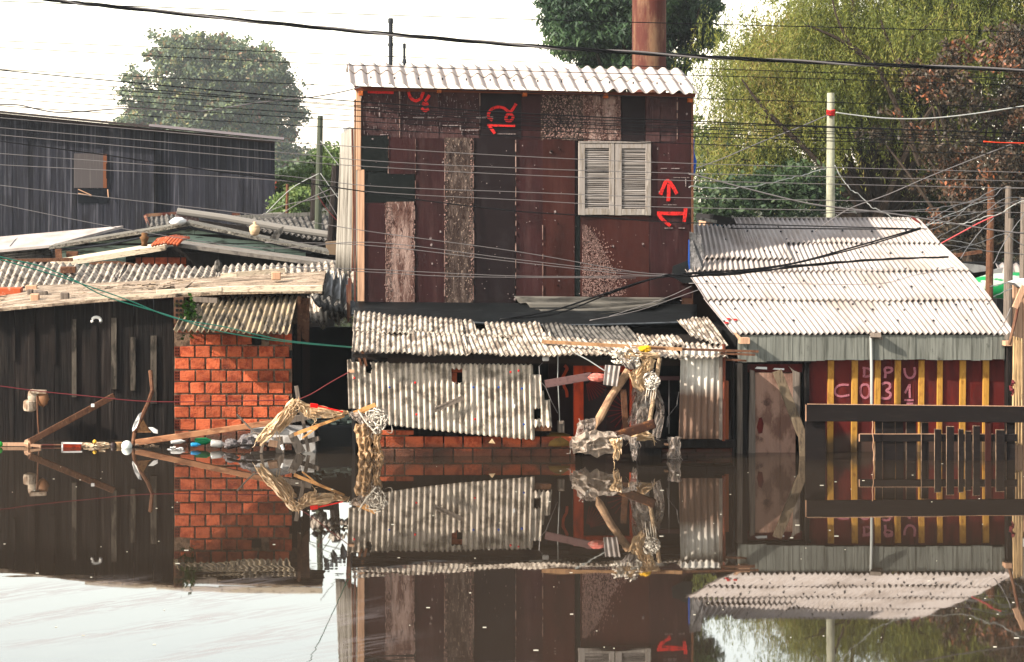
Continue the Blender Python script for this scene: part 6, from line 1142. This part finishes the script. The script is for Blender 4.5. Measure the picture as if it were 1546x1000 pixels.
# ------------------------------------------------------------------ trees
def leaf_mesh(name, C, A, B, mat, parent, org):
    """C centres, A half long axes, B half wide axes (n,3): one rhombic leaf each"""
    n = len(C); V = np.empty((n, 4, 3)); V[:, 0] = C-A; V[:, 1] = C+B; V[:, 2] = C+A; V[:, 3] = C-B; V = (V.reshape(-1, 3)-np.array(org)).astype(np.float32)
    me = bpy.data.meshes.new(name); me.vertices.add(n*4); me.vertices.foreach_set('co', V.ravel()); me.loops.add(n*4); me.loops.foreach_set('vertex_index', np.arange(n*4, dtype=np.int32))
    me.polygons.add(n); me.polygons.foreach_set('loop_start', np.arange(0, n*4, 4, dtype=np.int32)); me.update(calc_edges=True); me.materials.append(mat)
    o = bpy.data.objects.new(name, me); COL.objects.link(o); o.parent = parent; return o
def leafmat(name, cols, trans=.35):
    if name in MC: return MC[name]
    m = M(name, cols[0], rough=.6, spec=.25, trans=trans)
    N = m.node_tree.nodes; L = m.node_tree.links; ge = N.new('ShaderNodeNewGeometry'); cr = N.new('ShaderNodeValToRGB'); cr.color_ramp.interpolation = 'LINEAR'
    el = cr.color_ramp.elements
    cols = [tuple(x*.9 for x in c) for c in cols]; el[0].color = (*cols[0], 1); el[1].color = (*cols[-1], 1); el[1].position = 1
    for k in range(1, len(cols)-1): e = el.new(k/(len(cols)-1)); e.color = (*cols[k], 1)
    tc = N.new('ShaderNodeTexCoord'); no = N.new('ShaderNodeTexNoise'); no.inputs['Scale'].default_value = .55; no.inputs['Detail'].default_value = 3; L.new(tc.outputs['Object'], no.inputs['Vector'])
    a = N.new('ShaderNodeMath'); a.operation = 'MULTIPLY_ADD'; L.new(ge.outputs['Random Per Island'], a.inputs[0]); a.inputs[1].default_value = .55; 
    b = N.new('ShaderNodeMath'); b.operation = 'MULTIPLY_ADD'; L.new(no.outputs['Fac'], b.inputs[0]); b.inputs[1].default_value = 1.8; b.inputs[2].default_value = -.68; L.new(b.outputs[0], a.inputs[2]); L.new(a.outputs[0], cr.inputs[0])
    for nd in list(N):
        if nd.type == 'BSDF_PRINCIPLED': L.new(cr.outputs[0], nd.inputs['Base Color'])
        if nd.type == 'BSDF_TRANSLUCENT': L.new(cr.outputs[0], nd.inputs['Color'])
    return m
rs = np.random.RandomState(5)
def unit(n):
    v = rs.normal(size=(n, 3)); return v/np.linalg.norm(v, axis=1, keepdims=True)
def crown(blobs, ncl, per, rc, L_, Wd, droop, shell=.55):
    """clusters spread through ellipsoid blobs (x,y,z,rx,ry,rz)"""
    w = np.array([b[3]*b[4]*b[5] for b in blobs])**.75; w /= w.sum(); idx = rs.choice(len(blobs), ncl, p=w); Bm = np.array(blobs)[idx]
    rad = shell+(1-shell)*rs.rand(ncl)**.7; rad[rs.rand(ncl) < .07] *= 1.13
    cc = Bm[:, :3]+unit(ncl)*rad[:, None]*Bm[:, 3:]; r = rc*(.5+rs.rand(ncl))
    C = np.repeat(cc, per, 0)+unit(ncl*per)*(rs.rand(ncl*per)**.5)[:, None]*np.repeat(r, per)[:, None]*np.array([1, 1, .75]); n = len(C)
    A = unit(n); A[:, 2] = A[:, 2]*(1-droop)-droop; A /= np.linalg.norm(A, axis=1, keepdims=True); B = np.cross(A, unit(n)); B /= np.linalg.norm(B, axis=1, keepdims=True)
    s_ = (.65+.7*rs.rand(n))[:, None]; return C, A*L_/2*s_, B*Wd/2*s_, cc
def branches(base, targets, r0, fork, n=10):
    mb = MB(); top = Vector(fork); base = Vector(base)
    mb.tube([base, base.lerp(top, .35)+Vector((.12, 0, 0)), base.lerp(top, .7)+Vector((-.1, 0, 0)), top], [r0, r0*.85, r0*.75, r0*.62], 9)
    idx = rs.choice(len(targets), n)
    for i in idx:
        t = Vector(targets[i]); s_ = base.lerp(top, rnd.uniform(.6, 1)); mid = s_.lerp(t, .5)+Vector((rnd.uniform(-.3, .3), rnd.uniform(-.3, .3), rnd.uniform(.1, .6)))*(t-s_).length*.2
        q = spline([s_, mid, t], 5); mb.tube(q, [r0*.26*(1-k/len(q))+.012 for k in range(len(q))], 5)
    return mb
bark = M('bark', (.09, .07, .055), [((.045, .035, .03), (20, 20, 4), .45, .65, .7)], rough=1)
def tree(name, lab, cat, base, fork, blobs, ncl, per, rc, L_, Wd, droop, mat, r0, nb, shell=.55, group=None):
    T = Thing(name, lab, cat, base, group); C, A, B, cc = crown(blobs, ncl, per, rc, L_, Wd, droop, shell); leaf_mesh('crown', C, A, B, mat, T.e, base)
    T.part('trunk', branches(base, cc, r0, fork, nb), bark); return T
def sub(blobs, n, k=.34, jit=.25, cover=.92):
    out = []
    w = np.array([b[3]*b[5] for b in blobs]); w /= w.sum()
    for i in rs.choice(len(blobs), n, p=w):
        b = blobs[i]; d = unit(1)[0]; q = cover*rs.rand()**.35; m = (b[3]*b[4]*b[5])**(1/3)*k*(1+jit*rs.normal()); m = max(m, .12)
        out.append((b[0]+d[0]*b[3]*q, b[1]+d[1]*b[4]*q, b[2]+d[2]*b[5]*q, m*1.1, m, m*.8))
    return out
def blob(px, py, D, rpx, rpy, ry): return (X_(px, D), D, Z_(py, D), rpx*D/F, ry, rpy*D/F)
# hazy round tree at the left
Dh = 240
tree('round_tree', 'big round hazy tree with browning top rising behind the barn', 'tree', (X_(330, Dh), Dh, 0), (X_(325, Dh), Dh, 9),
     sub([blob(325, 150, Dh, 118, 92, 4), blob(235, 125, Dh, 55, 40, 3), blob(300, 90, Dh, 60, 36, 3), blob(370, 105, Dh, 62, 40, 3), blob(420, 165, Dh, 48, 62, 3), blob(215, 185, Dh, 48, 52, 3), blob(310, 200, Dh, 110, 60, 4), blob(280, 72, Dh, 26, 16, 2), blob(335, 68, Dh, 28, 14, 2), blob(190, 106, Dh, 14, 10, 1.5), blob(445, 120, Dh, 18, 16, 1.5), blob(430, 230, Dh, 45, 60, 3), blob(390, 260, Dh, 60, 60, 3)], 170, .36, .25, 1.02),
     3000, 32, .95, .45, .3, .1, leafmat('hazy_leaf', [(.2, .1, .06), (.09, .115, .06), (.07, .1, .065), (.12, .15, .05), (.25, .16, .08)]), .5, 34, .55)
# greenery between the barn and the tall house
tree('bushy_tree', 'small bushy green tree growing right of the barn behind the low roofs', 'tree', (X_(455, 62), 62, 0), (X_(458, 62), 62, 1.8), [blob(455, 285, 62, 42, 32, 1.5), blob(505, 265, 62, 32, 38, 1.5), blob(430, 310, 62, 26, 24, 1), blob(490, 235, 62, 18, 12, 1)], 420, 26, .3, .13, .07, .2, leafmat('bush_leaf', [(.03, .06, .015), (.06, .1, .02), (.1, .14, .03)]), .12, 14, .5)
tree('bushy_tree', 'bright yellow green shrub right beside the corner of the barn', 'tree', (X_(440, 52), 52, 0), (X_(440, 52), 52, .9), [blob(438, 312, 52, 26, 22, .8), blob(452, 300, 52, 16, 16, .6)], 150, 24, .22, .12, .07, .2, leafmat('shrub_leaf', [(.04, .075, .02), (.08, .12, .03), (.13, .15, .045)]), .06, 8, .4)
tree('background_tree', 'distant grey green tree mass behind the lone brown pole', 'tree', (X_(470, 110), 110, 0), (X_(470, 110), 110, 3), [blob(470, 280, 110, 60, 36, 3), blob(540, 270, 110, 60, 40, 3), blob(395, 290, 110, 60, 40, 3)], 500, 30, .7, .26, .15, .2, leafmat('far_leaf', [(.03, .05, .02), (.06, .085, .03)]), .3, 10, .4)
# dark mango-like tree behind the chimney
Dm = 62
tree('mango_tree', 'dense dark green tree with drooping leaves behind the rusty chimney', 'tree', (X_(965, Dm), Dm, 0), (X_(960, Dm), Dm, 4.5),
     sub([blob(950, 20, Dm, 118, 75, 2.2), blob(880, 30, Dm, 60, 62, 1.6), blob(1020, 30, Dm, 56, 55, 1.6), blob(950, -60, Dm, 110, 70, 2.2), blob(860, 75, Dm, 34, 26, 1), blob(1050, 70, Dm, 32, 34, 1), blob(950, 100, Dm, 90, 40, 1.8), blob(1062, 20, Dm, 20, 22, .8)], 110, .34),
     3000, 28, .26, .25, .065, .72, leafmat('mango_leaf', [(.008, .017, .009), (.014, .032, .013), (.024, .05, .016), (.06, .1, .03)], .2), .3, 26, .45)
# willow: hanging streamers
def streamers(blobs, n, ln, step, L_, Wd, lean=(.12, 0)):
    w = np.array([b[3]*b[4]*b[5] for b in blobs])**.75; w /= w.sum(); idx = rs.choice(len(blobs), n, p=w); Bm = np.array(blobs)[idx]
    st = Bm[:, :3]+unit(n)*((.35+.65*rs.rand(n)**.6))[:, None]*Bm[:, 3:]; ln_ = ln*(.4+rs.rand(n)); k = int(ln*1.4/step)
    t = np.arange(k)[None, :]*step; ok = t < ln_[:, None]; dr = rs.normal(size=(n, 2))*.42+np.array(lean)
    sway = .22*np.exp(-t*2.2)
    X = st[:, 0:1]+dr[:, 0:1]*t+np.sin(t*2+rs.rand(n, 1)*6)*.04+sway*dr[:, 0:1]*3; Y = st[:, 1:2]+dr[:, 1:2]*t; Z = st[:, 2:3]-t+sway
    C = np.stack([X, Y, Z], 2)[ok]; m = len(C); C = C+rs.normal(size=(m, 3))*.025
    A = rs.normal(size=(m, 3))*.75; A[:, 2] -= 1; A /= np.linalg.norm(A, axis=1, keepdims=True); B = np.cross(A, unit(m)); B /= np.linalg.norm(B, axis=1, keepdims=True); s_ = (.6+.8*rs.rand(m))[:, None]
    return C, A*L_/2*s_, B*Wd/2*s_, st
Dw = 52
wb_ = (X_(1300, Dw), Dw, 0)
wT = Thing('willow_tree', 'huge olive green willow with hanging foliage filling the upper right', 'tree', wb_)
blobs = [blob(1300, 60, Dw, 190, 110, 2.6), blob(1180, 90, Dw, 95, 110, 2), blob(1120, 130, Dw, 60, 90, 1.5), blob(1400, 0, Dw, 180, 130, 2.6), blob(1240, 190, Dw, 150, 90, 2), blob(1110, 250, Dw, 55, 60, 1.3), blob(1230, -60, Dw, 110, 100, 2), blob(1500, 30, Dw, 140, 150, 2.4), blob(1150, 10, Dw, 36, 40, 1), blob(1380, 200, Dw, 120, 90, 2)]
C, A, B, stt = streamers(sub(blobs+[blob(1120, 120, Dw, 60, 90, 1.4), blob(1100, 200, Dw, 60, 90, 1.4), blob(1200, 160, Dw, 90, 90, 1.6), blob(1560, 0, Dw, 90, 110, 2)], 280, .32, .3, .98), 12500, .8, .036, .11, .02, lean=(-.12, 0))
leaf_mesh('crown', C, A, B, leafmat('willow_leaf', [(.03, .045, .01), (.07, .088, .016), (.12, .135, .022), (.18, .175, .032), (.19, .13, .04)], .42), wT.e, wb_)
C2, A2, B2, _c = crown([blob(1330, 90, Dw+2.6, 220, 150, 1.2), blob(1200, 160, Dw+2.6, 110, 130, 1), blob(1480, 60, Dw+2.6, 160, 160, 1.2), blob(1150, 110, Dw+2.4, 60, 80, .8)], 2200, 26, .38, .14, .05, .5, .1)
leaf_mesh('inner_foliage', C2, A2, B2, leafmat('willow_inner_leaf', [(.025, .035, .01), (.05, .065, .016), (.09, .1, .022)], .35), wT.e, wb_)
br = branches(wb_, stt, .34, (X_(1330, Dw), Dw, 3.3), 46)
for pts in [[(1390, 250), (1330, 110), (1290, 75), (1265, 30), (1255, -10)], [(1300, 80), (1262, 57), (1215, 37)], [(1370, 95), (1375, 60), (1400, 40), (1450, 5)], [(1200, 210), (1150, 160), (1120, 120)], [(1370, 120), (1340, 60), (1330, 30)], [(1250, 260), (1180, 190), (1140, 170)]]:
    q = spline([P(x, y, Dw-1.6) for x, y in pts], 5); br.tube(q, [.06*(1-k/len(q))+.012 for k in range(len(q))], 5)
wT.part('trunk', br, bark)
# brown dried tree in front at the right
Db = 47
tree('withered_tree', 'tree hung with dried dark red brown leaves at the far right', 'tree', (X_(1480, Db), Db, 0), (X_(1470, Db), Db, 2.4),
     sub([blob(1500, 200, Db, 130, 150, 2), blob(1400, 260, Db, 90, 75, 1.6), blob(1440, 60, Db, 24, 60, 1), blob(1530, 60, Db, 40, 60, 1), blob(1340, 190, Db, 55, 60, 1), blob(1500, 340, Db, 130, 60, 1.8), blob(1400, 130, Db, 50, 50, 1), blob(1640, 200, Db, 110, 160, 1.8)], 110, .22, .3, 1.0),
     1300, 26, .2, .115, .05, .7, leafmat('withered_leaf', [(.013, .01, .006), (.02, .014, .008), (.028, .02, .009), (.05, .024, .012), (.2, .06, .02)], .2), .2, 40, .35)
tree('background_tree', 'deep green leafy mass low behind the withered tree', 'tree', (X_(1420, 56), 56, 0), (X_(1420, 56), 56, 1.5),
     [blob(1480, 250, 56, 190, 120, 1.6), blob(1300, 290, 56, 130, 60, 1.4), blob(1480, 360, 56, 180, 60, 1.4), blob(1660, 260, 56, 120, 160, 1.4)], 1500, 30, .4, .15, .06, .45, leafmat('deep_leaf', [(.014, .018, .01), (.025, .035, .014), (.05, .06, .02), (.03, .1, .04)]), .2, 14, .3)
tree('background_tree', 'dark green bushes between the tall house and the concrete pole', 'tree', (X_(1120, 50), 50, 0), (X_(1120, 50), 50, 1), [blob(1095, 300, 50, 60, 36, 1.2), blob(1190, 290, 50, 70, 45, 1.3), blob(1150, 250, 54, 70, 40, 1), blob(1080, 230, 56, 40, 60, 1)], 500, 28, .3, .15, .07, .4, leafmat('dark_bush_leaf', [(.01, .02, .009), (.02, .04, .015), (.06, .09, .03)]), .12, 10, .3)
# ------------------------------------------------------------------ haze
HZ = True
if HZ:
    hm = bpy.data.materials.new('haze'); hm.use_nodes = True; N = hm.node_tree.nodes; L = hm.node_tree.links; N.remove(N['Principled BSDF'])
    pv = N.new('ShaderNodeVolumePrincipled'); pv.inputs['Color'].default_value = (.9, .95, 1, 1); pv.inputs['Density'].default_value = .00024; pv.inputs['Anisotropy'].default_value = .3
    L.new(pv.outputs[0], N['Material Output'].inputs['Volume'])
    o = mesh_obj('haze', MB().box(-162, 162, -33, 303, -2.5, 24), hm); o['kind'] = 'stuff'
